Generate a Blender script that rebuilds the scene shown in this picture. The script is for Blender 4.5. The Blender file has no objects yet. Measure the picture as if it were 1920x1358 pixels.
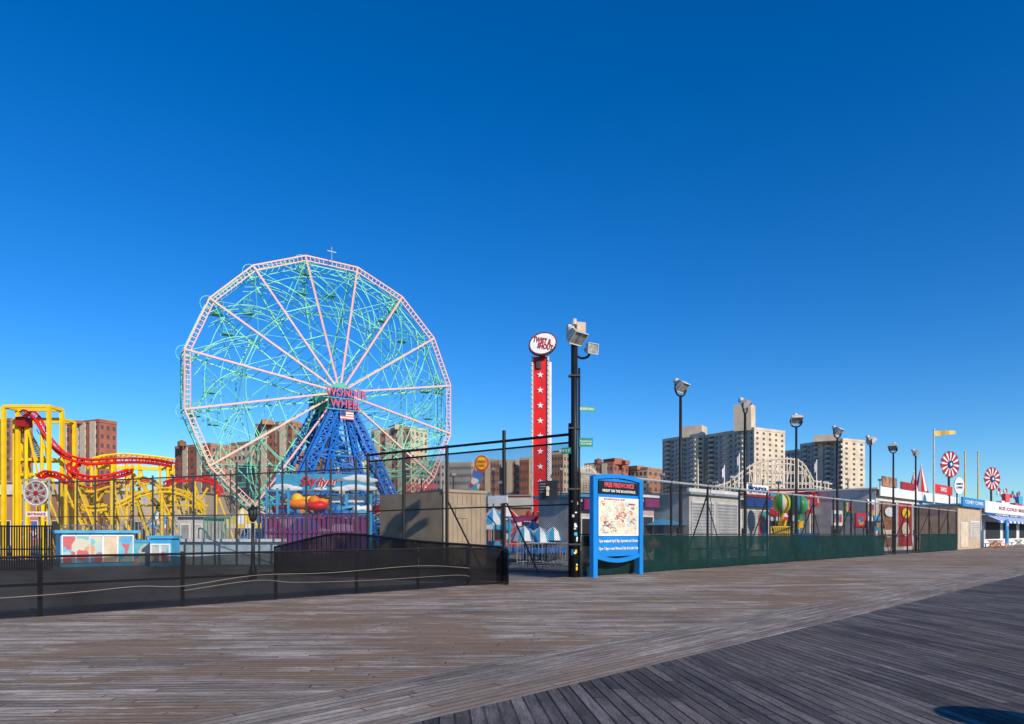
import bpy, math, random
from mathutils import Vector, Matrix
random.seed(7)
sc=bpy.context.scene
col=sc.collection
E=1.6; F=1280.0
def PX(px,Y): return (px-960)/F*Y
def PZ(py,Y): return E+(1000-py)/F*Y
def P(px,py,Y): return Vector((PX(px,Y),Y,PZ(py,Y)))
R2=math.sqrt(.5)
G=Vector((R2,R2)); RD=Vector((R2,-R2))
def YL(px,d): return -d*1.41421/(1-(px-960)/F)
def LP(px,d):
    Y=YL(px,d); return Vector((PX(px,Y),Y))
def V3(p,z): return Vector((p[0],p[1],z))
# ---------------------------------------------------------------- materials
MATS={}
def mat(name,c,rough=.6,metal=0,var=.18,scale=1.5,c2=None,bump=0,bscale=20):
    if name in MATS: return MATS[name]
    m=bpy.data.materials.new(name); m.use_nodes=True; nt=m.node_tree; N=nt.nodes; L=nt.links
    b=N['Principled BSDF']; b.inputs['Roughness'].default_value=rough; b.inputs['Metallic'].default_value=metal
    b.inputs['Specular IOR Level'].default_value=.3
    tc=N.new('ShaderNodeTexCoord'); nz=N.new('ShaderNodeTexNoise'); nz.inputs['Scale'].default_value=scale; nz.inputs['Detail'].default_value=6
    L.new(tc.outputs['Object'],nz.inputs['Vector'])
    r=N.new('ShaderNodeValToRGB'); r.color_ramp.elements[0].position=.35; r.color_ramp.elements[1].position=.65
    a=c2 if c2 else tuple(x*(1-var) for x in c); d=tuple(min(1,x*(1+var*.5)) for x in c)
    r.color_ramp.elements[0].color=(*a,1); r.color_ramp.elements[1].color=(*d,1)
    L.new(nz.outputs['Fac'],r.inputs['Fac']); L.new(r.outputs['Color'],b.inputs['Base Color'])
    if bump:
        n2=N.new('ShaderNodeTexNoise'); n2.inputs['Scale'].default_value=bscale; L.new(tc.outputs['Object'],n2.inputs['Vector'])
        bp=N.new('ShaderNodeBump'); bp.inputs['Strength'].default_value=bump; L.new(n2.outputs['Fac'],bp.inputs['Height']); L.new(bp.outputs['Normal'],b.inputs['Normal'])
    MATS[name]=m; return m
def nmath(N,L,op,a,b_=None,c_=None):
    n=N.new('ShaderNodeMath'); n.operation=op
    for i,x in enumerate((a,b_,c_)):
        if x is None: continue
        if isinstance(x,(int,float)): n.inputs[i].default_value=x
        else: L.new(x,n.inputs[i])
    return n.outputs[0]
def meshmat(name,c,s,t,dens=None):
    m=bpy.data.materials.new(name); m.use_nodes=True; nt=m.node_tree; N=nt.nodes; L=nt.links
    b=N['Principled BSDF']; b.inputs['Base Color'].default_value=(*c,1); b.inputs['Roughness'].default_value=.7
    b.inputs['Specular IOR Level'].default_value=.15
    out=N['Material Output']; tr=N.new('ShaderNodeBsdfTransparent'); mx=N.new('ShaderNodeMixShader')
    L.new(tr.outputs[0],mx.inputs[1]); L.new(b.outputs[0],mx.inputs[2]); L.new(mx.outputs[0],out.inputs[0])
    uv=N.new('ShaderNodeUVMap'); sp=N.new('ShaderNodeSeparateXYZ'); L.new(uv.outputs[0],sp.inputs[0])
    mth=lambda *a:nmath(N,L,*a)
    if dens is None:
        u,v=sp.outputs[0],sp.outputs[1]
        a=mth('FRACT',mth('DIVIDE',mth('ADD',u,v),s)); c_=mth('FRACT',mth('DIVIDE',mth('SUBTRACT',u,v),s))
        f=mth('MAXIMUM',mth('LESS_THAN',a,t),mth('LESS_THAN',c_,t))
        L.new(f,mx.inputs[0])
    else:
        tc=N.new('ShaderNodeTexCoord')
        nz=N.new('ShaderNodeTexNoise'); nz.inputs['Scale'].default_value=.9; nz.inputs['Detail'].default_value=4
        L.new(tc.outputs['Object'],nz.inputs['Vector'])
        mr=N.new('ShaderNodeMapRange'); mr.inputs['From Min'].default_value=.3; mr.inputs['From Max'].default_value=.7
        mr.inputs['To Min'].default_value=dens-.09; mr.inputs['To Max'].default_value=min(1,dens+.09)
        L.new(nz.outputs['Fac'],mr.inputs[0]); L.new(mr.outputs[0],mx.inputs[0])
        r=N.new('ShaderNodeMixRGB'); r.inputs[1].default_value=(*[x*.6 for x in c],1); r.inputs[2].default_value=(*[x*1.5 for x in c],1)
        n3=N.new('ShaderNodeTexNoise'); n3.inputs['Scale'].default_value=1.5; n3.inputs['Detail'].default_value=6; L.new(tc.outputs['Object'],n3.inputs['Vector'])
        L.new(n3.outputs['Fac'],r.inputs[0]); L.new(r.outputs[0],b.inputs['Base Color'])
    MATS[name]=m; return m
CHAIN=meshmat('chain_link',(.08,.09,.09),.085,.15)
CHAIN2=meshmat('chain_link_dark',(.022,.025,.025),.085,.20)
SCREEN=meshmat('black_screen',(.007,.007,.009),1,1,.82)
GSCREEN=meshmat('green_screen',(.004,.026,.024),1,1,.95)
black=mat('black_paint',(.012,.012,.014),.5)
dgrey=mat('dark_grey',(.05,.053,.057),.5)
grey=mat('grey',(.33,.34,.35),.5)
galv=mat('galvanised',(.45,.47,.48),.45,.3)
white=mat('white_paint',(.78,.78,.78),.5,var=.12)
offw=mat('off_white',(.58,.54,.50),.6)
red=mat('red_paint',(.68,.012,.015),.45)
dred=mat('dark_red',(.36,.015,.02),.5)
yellow=mat('yellow_paint',(.90,.58,.005),.45,var=.12)
orange=mat('orange_paint',(.85,.22,.01),.5)
blue=mat('blue_paint',(.008,.14,.52),.45)
lblue=mat('light_blue',(.06,.36,.62),.5)
dblue=mat('deep_blue',(.01,.05,.25),.4)
signblue=mat('sign_blue',(.01,.22,.62),.4,var=.08)
pink=mat('salmon_pink',(.92,.47,.40),.5,var=.08)
teal=mat('mint_teal',(.24,.70,.48),.5)
teal2=mat('mint_teal_dark',(.12,.50,.36),.5)
lred=mat('letter_red',(.70,.09,.11),.5)
green=mat('green_paint',(.01,.30,.16),.4)
bgreen=mat('bright_green',(.03,.36,.07),.4)
dgreen=mat('dark_green',(.01,.12,.08),.5)
purple=mat('purple_paint',(.16,.04,.18),.5)
magenta=mat('magenta_paint',(.26,.035,.14),.5)
tan=mat('tan_siding',(.50,.39,.28),.7,var=.15)
cream=mat('cream',(.64,.52,.38),.7)
gold=mat('gold',(.75,.5,.12),.4)
rust=mat('rust_brown',(.24,.11,.06),.8)
brick=mat('red_brick',(.36,.125,.08),.85,scale=.3)
brick2=mat('brown_brick',(.40,.20,.13),.85,scale=.3)
tanb=mat('tan_brick',(.60,.46,.32),.85,scale=.2)
greyb=mat('grey_and_shaded_concrete',(.42,.385,.35),.85,scale=.2)  # grey blocks; on the balcony towers it paints shade into the left faces
lconc=mat('sunlit_concrete',(.64,.53,.40),.85,scale=.2)  # paints sunlight into the right faces of the balcony towers
balc=mat('balcony_concrete',(.52,.48,.43),.85,scale=.2)
glass=mat('window_glass',(.07,.075,.09),.2,var=.6,scale=.25)
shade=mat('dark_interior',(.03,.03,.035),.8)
wood=mat('white_timber',(.66,.56,.43),.7)
rope_m=mat('pale_rope',(.30,.24,.19),.8)
asph=mat('pavement',(.2,.19,.17),.9,scale=.4,bump=.2)
def mural(name,cols,scale):
    m=bpy.data.materials.new(name); m.use_nodes=True; nt=m.node_tree; N=nt.nodes; L=nt.links
    b=N['Principled BSDF']; b.inputs['Roughness'].default_value=.5
    tc=N.new('ShaderNodeTexCoord'); nz=N.new('ShaderNodeTexNoise'); nz.inputs['Scale'].default_value=scale*.7
    ad=N.new('ShaderNodeMixRGB'); ad.inputs[0].default_value=.35
    L.new(tc.outputs['Object'],nz.inputs['Vector']); L.new(tc.outputs['Object'],ad.inputs[1]); L.new(nz.outputs['Color'],ad.inputs[2])
    vo=N.new('ShaderNodeTexVoronoi'); vo.inputs['Scale'].default_value=scale; L.new(ad.outputs[0],vo.inputs['Vector'])
    sp=N.new('ShaderNodeSeparateXYZ'); L.new(vo.outputs['Color'],sp.inputs[0])
    r=N.new('ShaderNodeValToRGB'); r.color_ramp.interpolation='CONSTANT'
    while len(r.color_ramp.elements)<len(cols): r.color_ramp.elements.new(.5)
    for i,c in enumerate(cols):
        r.color_ramp.elements[i].position=i/len(cols); r.color_ramp.elements[i].color=(*c,1)
    L.new(sp.outputs[0],r.inputs[0]); L.new(r.outputs[0],b.inputs['Base Color']); MATS[name]=m; return m
mural_sea=mural('painted_mural',[(.1,.42,.62),(.08,.32,.55),(.55,.3,.15),(.55,.5,.4),(.5,.1,.12),(.15,.45,.5),(.4,.5,.5)],3.2)
mural_gaudy=mural('gaudy_mural',[(.5,.05,.05),(.04,.15,.45),(.65,.6,.55),(.6,.35,.05),(.05,.3,.35),(.3,.04,.18)],2.4)
mural_purple=mural('purple_mural',[(.16,.04,.18),(.25,.05,.16),(.08,.06,.25),(.3,.2,.3),(.12,.02,.12)],1.4)
mural_map=mural('map_print',[(.74,.66,.50),(.72,.68,.56),(.66,.56,.40),(.74,.68,.52),(.45,.52,.55),(.70,.64,.50),(.66,.36,.24),(.74,.70,.58)],11)
# ---------------------------------------------------------------- mesh builder
def wloc(o):
    v=Vector((0,0,0))
    while o is not None: v+=o.location; o=o.parent
    return v
class MB:
    def __init__(s): s.v=[];s.f=[];s.m=[];s.uv=[]
    def add(s,vs,fs,mi=0,uvs=None):
        n=len(s.v); s.v+= [Vector(p) for p in vs]
        for i,f in enumerate(fs):
            s.f.append([n+j for j in f]); s.m.append(mi)
            s.uv.append(uvs[i] if uvs else None)
        return s
    def ob(s,c,a,b,d,mi=0):
        c=Vector(c); vs=[c+x*a+y*b+z*d for z in(-1,1) for y in(-1,1) for x in(-1,1)]
        return s.add(vs,[(0,2,3,1),(4,5,7,6),(0,1,5,4),(2,6,7,3),(0,4,6,2),(1,3,7,5)],mi)
    def box(s,c,sz,rz=0,mi=0):
        cr,sr=math.cos(rz),math.sin(rz)
        return s.ob(c,Vector((cr,sr,0))*sz[0]/2,Vector((-sr,cr,0))*sz[1]/2,Vector((0,0,sz[2]/2)),mi)
    def slab(s,p0,p1,z0,z1,th,mi=0,off=0):
        p0=Vector(p0[:2]);p1=Vector(p1[:2]);u=(p1-p0);l=u.length;u/=l;b=Vector((-u.y,u.x))
        c=(p0+p1)/2+b*(off+th/2)
        return s.ob(V3(c,(z0+z1)/2),V3(u*l/2,0),V3(b*th/2,0),Vector((0,0,(z1-z0)/2)),mi)
    def bar(s,p,q,w,h=None,mi=0):
        p=Vector(p);q=Vector(q);h=h or w;d=q-p
        if d.length<1e-5: return s
        t=d.normalized();up=Vector((0,0,1)) if abs(t.z)<.95 else Vector((0,1,0))
        a=t.cross(up).normalized();b=a.cross(t).normalized()
        return s.ob((p+q)/2,d/2,a*w/2,b*h/2,mi)
    def tube(s,pts,r,n=6,mi=0,closed=False):
        pts=[Vector(p) for p in pts];k=len(pts);rings=[]
        for i,p in enumerate(pts):
            if closed: t=pts[(i+1)%k]-pts[i-1]
            else: t=pts[min(i+1,k-1)]-pts[max(i-1,0)]
            t.normalize();up=Vector((0,0,1)) if abs(t.z)<.97 else Vector((0,1,0))
            a=t.cross(up).normalized();b=a.cross(t).normalized()
            rr=r[i] if isinstance(r,(list,tuple)) else r
            rings.append([p+a*math.cos(2*math.pi*j/n)*rr+b*math.sin(2*math.pi*j/n)*rr for j in range(n)])
        vs=[x for R in rings for x in R];fs=[]
        for i in range(k if closed else k-1):
            for j in range(n):
                A=i*n;B=((i+1)%k)*n;fs.append((A+j,A+(j+1)%n,B+(j+1)%n,B+j))
        if not closed: fs+= [tuple(range(n))[::-1],tuple((k-1)*n+j for j in range(n))]
        return s.add(vs,fs,mi)
    def ell(s,c,rx,ry,rz,nu=16,nv=10,mf=None):
        c=Vector(c);vs=[]
        for i in range(nv+1):
            th=math.pi*i/nv
            for j in range(nu):
                ph=2*math.pi*j/nu;vs.append(c+Vector((rx*math.sin(th)*math.cos(ph),ry*math.sin(th)*math.sin(ph),rz*math.cos(th))))
        n=len(s.v);s.v+=vs
        for i in range(nv):
            for j in range(nu):
                s.f.append([n+(i+1)*nu+j,n+(i+1)*nu+(j+1)%nu,n+i*nu+(j+1)%nu,n+i*nu+j]);s.m.append(mf(i,j) if mf else 0);s.uv.append(None)
        return s
    def poly(s,pts,thick,mi=0):
        pts=[Vector(p) for p in pts];n=(pts[1]-pts[0]).cross(pts[2]-pts[0]).normalized()*thick;k=len(pts)
        vs=[p for p in pts]+[p+n for p in pts]
        fs=[tuple(range(k))[::-1],tuple(range(k,2*k))]+[(i,(i+1)%k,k+(i+1)%k,k+i) for i in range(k)]
        return s.add(vs,fs,mi)
    def build(s,name,mats,parent=None,smooth=False):
        o0=wloc(parent) if parent else Vector((0,0,0))
        me=bpy.data.meshes.new(name);me.from_pydata([v-o0 for v in s.v],[],s.f)
        if not isinstance(mats,(list,tuple)): mats=[mats]
        for m in mats: me.materials.append(m)
        for p,mi in zip(me.polygons,s.m): p.material_index=mi; p.use_smooth=smooth
        if any(s.uv):
            ul=me.uv_layers.new(name='UVMap')
            for p,u in zip(me.polygons,s.uv):
                if u:
                    for li,x in zip(p.loop_indices,u): ul.data[li].uv=x
        me.update();o=bpy.data.objects.new(name,me);col.objects.link(o)
        if parent: o.parent=parent
        return o
def tag(o,label=None,cat=None,group=None,kind=None):
    if label:o['label']=label
    if cat:o['category']=cat
    if group:o['group']=group
    if kind:o['kind']=kind
    return o
def thing(name,label,cat,loc=(0,0,0),group=None):
    o=bpy.data.objects.new(name,None);col.objects.link(o);o.location=Vector(loc);o.empty_display_size=.3
    return tag(o,label,cat,group)
def kids(o): return [c for c in bpy.data.objects if c.parent==o]
def copy_tree(o,parent=None):
    c=o.copy();col.objects.link(c);c.parent=parent
    for ch in kids(o): copy_tree(ch,c)
    return c
def text(s,c,w,h,u,m,parent,name='lettering',tilt=0,depth=.02,bold=.018,shear=0):
    cu=bpy.data.curves.new('t','FONT');cu.body=s;cu.align_x='CENTER';cu.extrude=.01;cu.resolution_u=2;cu.offset=bold;cu.shear=shear
    o=bpy.data.objects.new('t',cu);col.objects.link(o)
    dg=bpy.context.evaluated_depsgraph_get();dg.update()
    me=bpy.data.meshes.new_from_object(o.evaluated_get(dg));bpy.data.objects.remove(o)
    xs=[v.co.x for v in me.vertices];ys=[v.co.y for v in me.vertices]
    cx,cy=(max(xs)+min(xs))/2,(max(ys)+min(ys))/2;sx=w/(max(xs)-min(xs));sy=h/(max(ys)-min(ys))
    u=Vector((u[0],u[1],0)).normalized();up=Vector((0,0,1));n=u.cross(up)
    if tilt: q=Matrix.Rotation(tilt,3,n);u=q@u;up=q@up
    o0=wloc(parent) if parent else Vector((0,0,0))
    for v in me.vertices:
        v.co=Vector(c)-o0+u*(v.co.x-cx)*sx+up*(v.co.y-cy)*sy+n*(v.co.z*depth*100*.5+depth*.5)
    me.materials.clear();me.materials.append(m)
    o=bpy.data.objects.new(name,me);col.objects.link(o)
    if parent:o.parent=parent
    return o
def catmull(pts,k=6):
    P_=[Vector(p) for p in pts];out=[]
    for i in range(len(P_)-1):
        a=P_[max(i-1,0)];b=P_[i];c=P_[i+1];d=P_[min(i+2,len(P_)-1)]
        for j in range(k):
            t=j/k;out.append(.5*((2*b)+(c-a)*t+(2*a-5*b+4*c-d)*t*t+(-a+3*b-3*c+d)*t**3))
    out.append(P_[-1]);return out
def link_panel(p0,p1,z0,z1,m,parent,name='chain_link_mesh',n=1,wav=0,nz=None):
    mb=MB();p0=Vector(p0);p1=Vector(p1);l=(p1-p0).length;b=Vector((-(p1-p0).y,(p1-p0).x)).normalized()
    z=z1 if callable(z1) else (lambda t:z1)
    nz=nz or (5 if wav else 1)
    def pt(i,j):
        t=i/n;x=t*l;off=wav*(.6*math.sin(x*1.1+j*.7)+.4*math.sin(x*2.7+j*1.3)) if wav else 0
        q=p0.lerp(p1,t)+b*off
        return V3(q,z0+(z(t)-z0)*j/nz),(t*l,z0+(z(t)-z0)*j/nz)
    G_=[[pt(i,j) for j in range(nz+1)] for i in range(n+1)]
    mb.v=[g[0] for r in G_ for g in r]
    for i in range(n):
        for j in range(nz):
            k=nz+1;ids=[i*k+j,(i+1)*k+j,(i+1)*k+j+1,i*k+j+1];mb.f.append(ids);mb.m.append(0)
            mb.uv.append([G_[i][j][1],G_[i+1][j][1],G_[i+1][j+1][1],G_[i][j+1][1]])
    return mb.build(name,m,parent,smooth=bool(wav))
def curve_panel(pts,m,parent,name='mesh_screen'):
    mb=MB();s=0;prev=None
    for i in range(len(pts)-1):
        a,b=pts[i],pts[i+1];l=(b.xy-a.xy).length
        mb.add([V3(a,.02),V3(b,.02),b,a],[(0,1,2,3)],0,[[(s,0),(s+l,0),(s+l,b.z),(s,a.z)]]);s+=l
    return mb.build(name,m,parent)
# ---------------------------------------------------------------- camera / light
cam=bpy.data.cameras.new('camera');co=bpy.data.objects.new('camera',cam);col.objects.link(co)
co.location=(0,0,E);co.rotation_euler=(math.radians(90),0,0);cam.lens=24;cam.sensor_width=36;cam.shift_y=.1672;cam.clip_end=6000;sc.camera=co
AZ=math.radians(38);EL=math.radians(27)
sd=Vector((math.sin(AZ)*math.cos(EL),-math.cos(AZ)*math.cos(EL),math.sin(EL)))
sl=bpy.data.lights.new('sun','SUN');sl.energy=4.8;sl.angle=math.radians(.5);sl.color=(1,.89,.72)
so=bpy.data.objects.new('sun',sl);col.objects.link(so);so.rotation_euler=(-sd).to_track_quat('-Z','Y').to_euler();so.location=(10,-10,30)
w=bpy.data.worlds.new('World');sc.world=w;w.use_nodes=True;N=w.node_tree.nodes;L=w.node_tree.links
bg=N['Background'];sky=N.new('ShaderNodeTexSky');sky.sky_type='NISHITA';sky.sun_disc=False;sky.sun_elevation=EL;sky.sun_rotation=math.pi-AZ
sky.air_density=1.0;sky.dust_density=0.1;sky.ozone_density=3.0;sky.altitude=500
hs=N.new('ShaderNodeHueSaturation');hs.inputs['Saturation'].default_value=1.4
mu=N.new('ShaderNodeMixRGB');mu.blend_type='MULTIPLY';mu.inputs[0].default_value=1;mu.inputs[2].default_value=(.72,1.0,1.26,1)
L.new(sky.outputs[0],hs.inputs['Color']);L.new(hs.outputs[0],mu.inputs[1]);L.new(mu.outputs[0],bg.inputs[0]);bg.inputs[1].default_value=.122
sc.view_settings.view_transform='Standard'
# ---------------------------------------------------------------- ground
def sheet(name,pts,z,m,label):
    o=MB().add([Vector((p[0],p[1],z)) for p in pts],[tuple(range(len(pts)))]).build(name,m);return tag(o,label,None,None,'structure')
sheet('ground',[(-3000,-400),(3000,-400),(3000,4000),(-3000,4000)],-.06,asph,'grey paved ground of the amusement park beyond the boardwalk')
def planks(name,ang,c1,c2,gap,sandy,w=.1,dust=(.32,.24,.18),streak=.6,gapw=.1):
    m=bpy.data.materials.new(name);m.use_nodes=True;nt=m.node_tree;N=nt.nodes;L=nt.links
    b=N['Principled BSDF'];b.inputs['Roughness'].default_value=.85;b.inputs['Specular IOR Level'].default_value=.12
    tc=N.new('ShaderNodeTexCoord');mp=N.new('ShaderNodeMapping');mp.inputs['Rotation'].default_value=(0,0,-ang);L.new(tc.outputs['Object'],mp.inputs[0])
    M_=lambda *a:nmath(N,L,*a)
    sp=N.new('ShaderNodeSeparateXYZ');L.new(mp.outputs[0],sp.inputs[0]);x,y=sp.outputs[0],sp.outputs[1]
    yw=M_('DIVIDE',y,w);row=M_('FLOOR',yw)
    wn=N.new('ShaderNodeTexWhiteNoise');wn.noise_dimensions='1D';L.new(row,wn.inputs['W'])
    xs=M_('ADD',M_('DIVIDE',x,3.2),M_('MULTIPLY',wn.outputs['Value'],7.0));cell=M_('FLOOR',xs)
    cb=N.new('ShaderNodeCombineXYZ');L.new(row,cb.inputs[0]);L.new(cell,cb.inputs[1])
    w2=N.new('ShaderNodeTexWhiteNoise');w2.noise_dimensions='2D';L.new(cb.outputs[0],w2.inputs['Vector'])
    base=N.new('ShaderNodeMixRGB');base.inputs[1].default_value=(*c1,1);base.inputs[2].default_value=(*c2,1);L.new(w2.outputs['Value'],base.inputs[0])
    g1=M_('LESS_THAN',M_('FRACT',yw),gapw);g2=M_('LESS_THAN',M_('FRACT',xs),.005);gp=M_('MAXIMUM',g1,g2)
    def noise(sx,sy,sc_,det=8,ro=.6,off=0):
        m2=N.new('ShaderNodeMapping');m2.inputs['Scale'].default_value=(sx,sy,1);m2.inputs['Location'].default_value=(off,off,0);L.new(mp.outputs[0],m2.inputs[0])
        n=N.new('ShaderNodeTexNoise');n.inputs['Scale'].default_value=sc_;n.inputs['Detail'].default_value=det;n.inputs['Roughness'].default_value=ro;L.new(m2.outputs[0],n.inputs[0]);return n.outputs['Fac']
    def ramp(f,p0,p1,a,b_):
        r=N.new('ShaderNodeMapRange');r.inputs['From Min'].default_value=p0;r.inputs['From Max'].default_value=p1;r.inputs['To Min'].default_value=a;r.inputs['To Max'].default_value=b_;L.new(f,r.inputs[0]);return r.outputs[0]
    def mul(c,f):
        q=N.new('ShaderNodeMixRGB');q.blend_type='MULTIPLY';q.inputs[0].default_value=1;L.new(c,q.inputs[1]);L.new(f,q.inputs[2]);return q.outputs[0]
    g=noise(1.0,7,1.6,10,.75)
    c=mul(base.outputs[0],ramp(g,.34,.66,1-streak,1+streak))
    c=mul(c,ramp(noise(.9,1.2,.5,7,.65),.34,.66,.70,1.25))
    c=mul(c,ramp(noise(3,18,5,4,.7,3.3),.3,.7,.55,1.45))
    mx=N.new('ShaderNodeMixRGB');L.new(c,mx.inputs[1])
    dc=N.new('ShaderNodeMixRGB');dc.inputs[1].default_value=(*[v*.7 for v in dust],1);dc.inputs[2].default_value=(*[v*1.25 for v in dust],1);L.new(noise(1.5,3,3,6,.7),dc.inputs[0]);L.new(dc.outputs[0],mx.inputs[2])
    d=noise(.7,1.7,.6,11,.72,7.7);e=noise(1,1,.12,2,.5,2.1)
    dd=M_('ADD',d,M_('MULTIPLY',M_('SUBTRACT',e,.5),.4))
    L.new(ramp(dd,.56-.08*sandy,.60-.07*sandy,0,.2+.65*sandy),mx.inputs[0])
    gm=N.new('ShaderNodeMixRGB');L.new(mx.outputs[0],gm.inputs[1]);gm.inputs[2].default_value=(*gap,1)
    L.new(M_('MULTIPLY',gp,ramp(noise(1,1,.8,4),.3,.6,.45,1.0)),gm.inputs[0])
    L.new(gm.outputs[0],b.inputs['Base Color'])
    bp=N.new('ShaderNodeBump');bp.inputs['Strength'].default_value=.8;bp.inputs['Distance'].default_value=.03
    L.new(M_('SUBTRACT',g,gp),bp.inputs['Height']);L.new(bp.outputs[0],b.inputs['Normal'])
    return m
pa=planks('weathered_planks_brown',math.radians(2),(.24,.195,.16),(.47,.395,.33),(.05,.038,.03),.9,.115,(.27,.18,.115),.5,.13)
pb=planks('weathered_planks_band',math.radians(45),(.22,.185,.16),(.36,.305,.265),(.06,.048,.04),.5,.11,(.28,.20,.145),.45,.12)
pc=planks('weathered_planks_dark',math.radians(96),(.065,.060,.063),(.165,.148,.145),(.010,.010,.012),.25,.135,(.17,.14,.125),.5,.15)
def dt(d,t): q=G*t+RD*d;return (q.x,q.y)
sheet('boardwalk',[dt(-16.3,-40),dt(-6.18,-40),dt(-6.18,400),dt(-16.3,400)],0,pa,'brown sandy weathered boardwalk planks laid crosswise')
sheet('boardwalk',[dt(-6.18,-40),dt(-4.66,-40),dt(-4.66,400),dt(-6.18,400)],0,pb,'narrow band of boardwalk planks running lengthwise')
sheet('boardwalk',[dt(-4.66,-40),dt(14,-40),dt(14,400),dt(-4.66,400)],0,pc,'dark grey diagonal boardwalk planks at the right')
# ---------------------------------------------------------------- buildings far
unit={}
def ucube(m):
    if m.name not in unit:
        o=MB().box((0,0,0),(1,1,1)).build('window',m);unit[m.name]=o.data;bpy.data.objects.remove(o)
    return unit[m.name]
def building(name,label,px0,pxm,px1,pyt,Y,a,fl,bl,br_,wm,wm2=None,balL=False,balR=False,tank=None,group=None,strip=None,ww=.42,stripm=None):
    a=math.radians(a);r0=(px0-960)/F;r1=(px1-960)/F;nx=PX(pxm,Y);H=PZ(pyt,Y)
    lu=Vector((-math.cos(a),math.sin(a)));ru=Vector((math.sin(a),math.cos(a)));n0=Vector((nx,Y))
    tl=(nx-r0*Y)/(math.cos(a)+r0*math.sin(a)); tr=(r1*Y-nx)/(math.sin(a)-r1*math.cos(a))
    t=thing(name,label,'building',(nx,Y,0),group)
    A=n0+lu*tl;B=n0+ru*tr;Cc=A+ru*tr
    mb=MB();cs=[n0,B,Cc,A];vs=[V3(p,-.1) for p in cs]+[V3(p,H) for p in cs]
    mb.add(vs,[(0,1,5,4)],1);mb.add(vs,[(1,2,6,5),(2,3,7,6),(4,5,6,7)],0);mb.add(vs,[(3,0,4,7)],0)
    mb.build('wall',[wm,wm2 or wm],t)
    pm=MB()
    for p,q in((A,n0),(n0,B)): pm.slab(p,q,H+.01,H+1.1,.5,0,-.15)
    pm.build('parapet',wm2 or wm,t)
    if tank:
        for (kx,tw,th,kind) in tank:
            Yc=Y+6;c=Vector((PX(kx,Yc),Yc,H));
            if kind=='tank':
                m2=MB().tube([c+Vector((0,0,.6)),c+Vector((0,0,.6+th))],tw/2,12).tube([c+Vector((0,0,.61+th)),c+Vector((0,0,1.4+th))],[tw/2,.1],12)
                for sx in(-1,1):
                    for sy in(-1,1): m2.bar(c+Vector((sx*tw*.3,sy*tw*.3,-.5)),c+Vector((sx*tw*.3,sy*tw*.3,.6)),.3)
                m2.build('water_tank',rust,t)
            else:
                MB().box(c+Vector((0,0,th/2+.02)),(tw,8,th),a-math.pi/2 if a>.8 else a).build('roof_house',wm2 or wm,t)
    rows=[];fh=(H-2)/fl
    for (p,q,nb,bal) in((A,n0,bl,balL),(n0,B,br_,balR)):
        if nb<=0: continue
        u=(q-p);l=u.length;u/=l;nrm=Vector((u.y,-u.x));rz=math.atan2(u.y,u.x);bw=l/nb
        for f in range(fl):
            z=2+fh*(f+.5)
            if PZ(935,Y)>z+fh*.5: continue
            for i in range(nb):
                c=p+u*(bw*(i+.5));kind='balcony' if bal and i%3==1 else 'window'
                rows.append((z,c,nrm,rz,bw,kind))
    rows.sort(key=lambda r:-r[0]);cnt={'window':0,'balcony':0};rest={'window':MB(),'balcony':MB()}
    o0=wloc(t);gm=ucube(glass);bm_=ucube(balc)
    for z,c,nrm,rz,bw,kind in rows:
        if kind=='window': ctr=V3(c+nrm*.03,z);s=(min(bw*ww,3.0),.16,fh*.42)
        else: ctr=V3(c+nrm*.65,z-fh*.25);s=(bw*1.1,1.3,fh*.40)
        if kind=='balcony': rest['window'].box(V3(c+nrm*.03,z+fh*.12),(bw*.9,.14,fh*.5),rz)
        cnt[kind]+=1
        if cnt[kind]<=95:
            o=bpy.data.objects.new(kind,gm if kind=='window' else bm_);col.objects.link(o);o.parent=t;o.location=ctr-o0;o.scale=s;o.rotation_euler=(0,0,rz)
        else: rest[kind].box(ctr,s,rz)
    for k,mb in rest.items():
        if mb.v: tag(mb.build(k,glass if k=='window' else balc,t),kind='stuff')
    if strip:
        for f in strip:
            c=A.lerp(n0,f);MB().slab(c-(n0-A).normalized()*1.4,c+(n0-A).normalized()*1.4,0,H+.5,.4,0,-.3).build('wall_pier',stripm or cream,t)
    return t
building('apartment_building','brown brick apartment block behind the yellow coaster tower, at the left edge',-60,20,62,790,230,25,13,8,3,brick2)
building('apartment_building','red brick block with cream piers just right of the yellow coaster tower',112,186,219,792,220,25,12,7,3,brick,brick,tank=[(150,3,1,'h')],strip=(.12,.42,.6,.85))
building('apartment_building','low red brick block with a small rooftop water tank left of the wheel',328,395,440,836,250,30,11,7,4,brick,brick2,tank=[(341,3,1.6,'tank')],strip=(.3,.7))
building('apartment_building','lower tan block seen through the left side of the wheel',430,470,490,832,290,30,10,5,2,tanb,brick2)
building('apartment_building','tall red brick block seen through the wheel left of its hub',478,548,566,794,260,25,14,8,2,brick,brick2,tank=[(500,4,2,'h')],strip=(.25,.75))
building('apartment_building','low brown block behind the blue legs of the wheel',562,625,650,846,330,28,10,6,3,brick2,tanb)
building('apartment_building','low red block between the blue wheel legs and the broad tan block',648,680,700,852,340,28,10,4,2,brick,tanb,strip=(.5,))
building('apartment_building','broad tan and brown block seen through the wheel right of its hub',696,770,802,804,270,30,13,8,4,brick2,tanb,tank=[(745,5,2,'h')],strip=(.15,.45,.75))
building('apartment_building','grey low block at the lower right edge of the wheel',800,826,842,868,320,30,9,4,2,greyb,greyb)
building('apartment_building','long grey slab block left of the oval yellow sign',842,884,892,870,330,20,9,9,2,greyb,tanb)
building('apartment_building','reddish slab block behind the oval yellow sign',893,936,946,866,340,20,9,8,2,brick2,greyb,tank=[(915,5,2,'h')],strip=(.5,))
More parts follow.
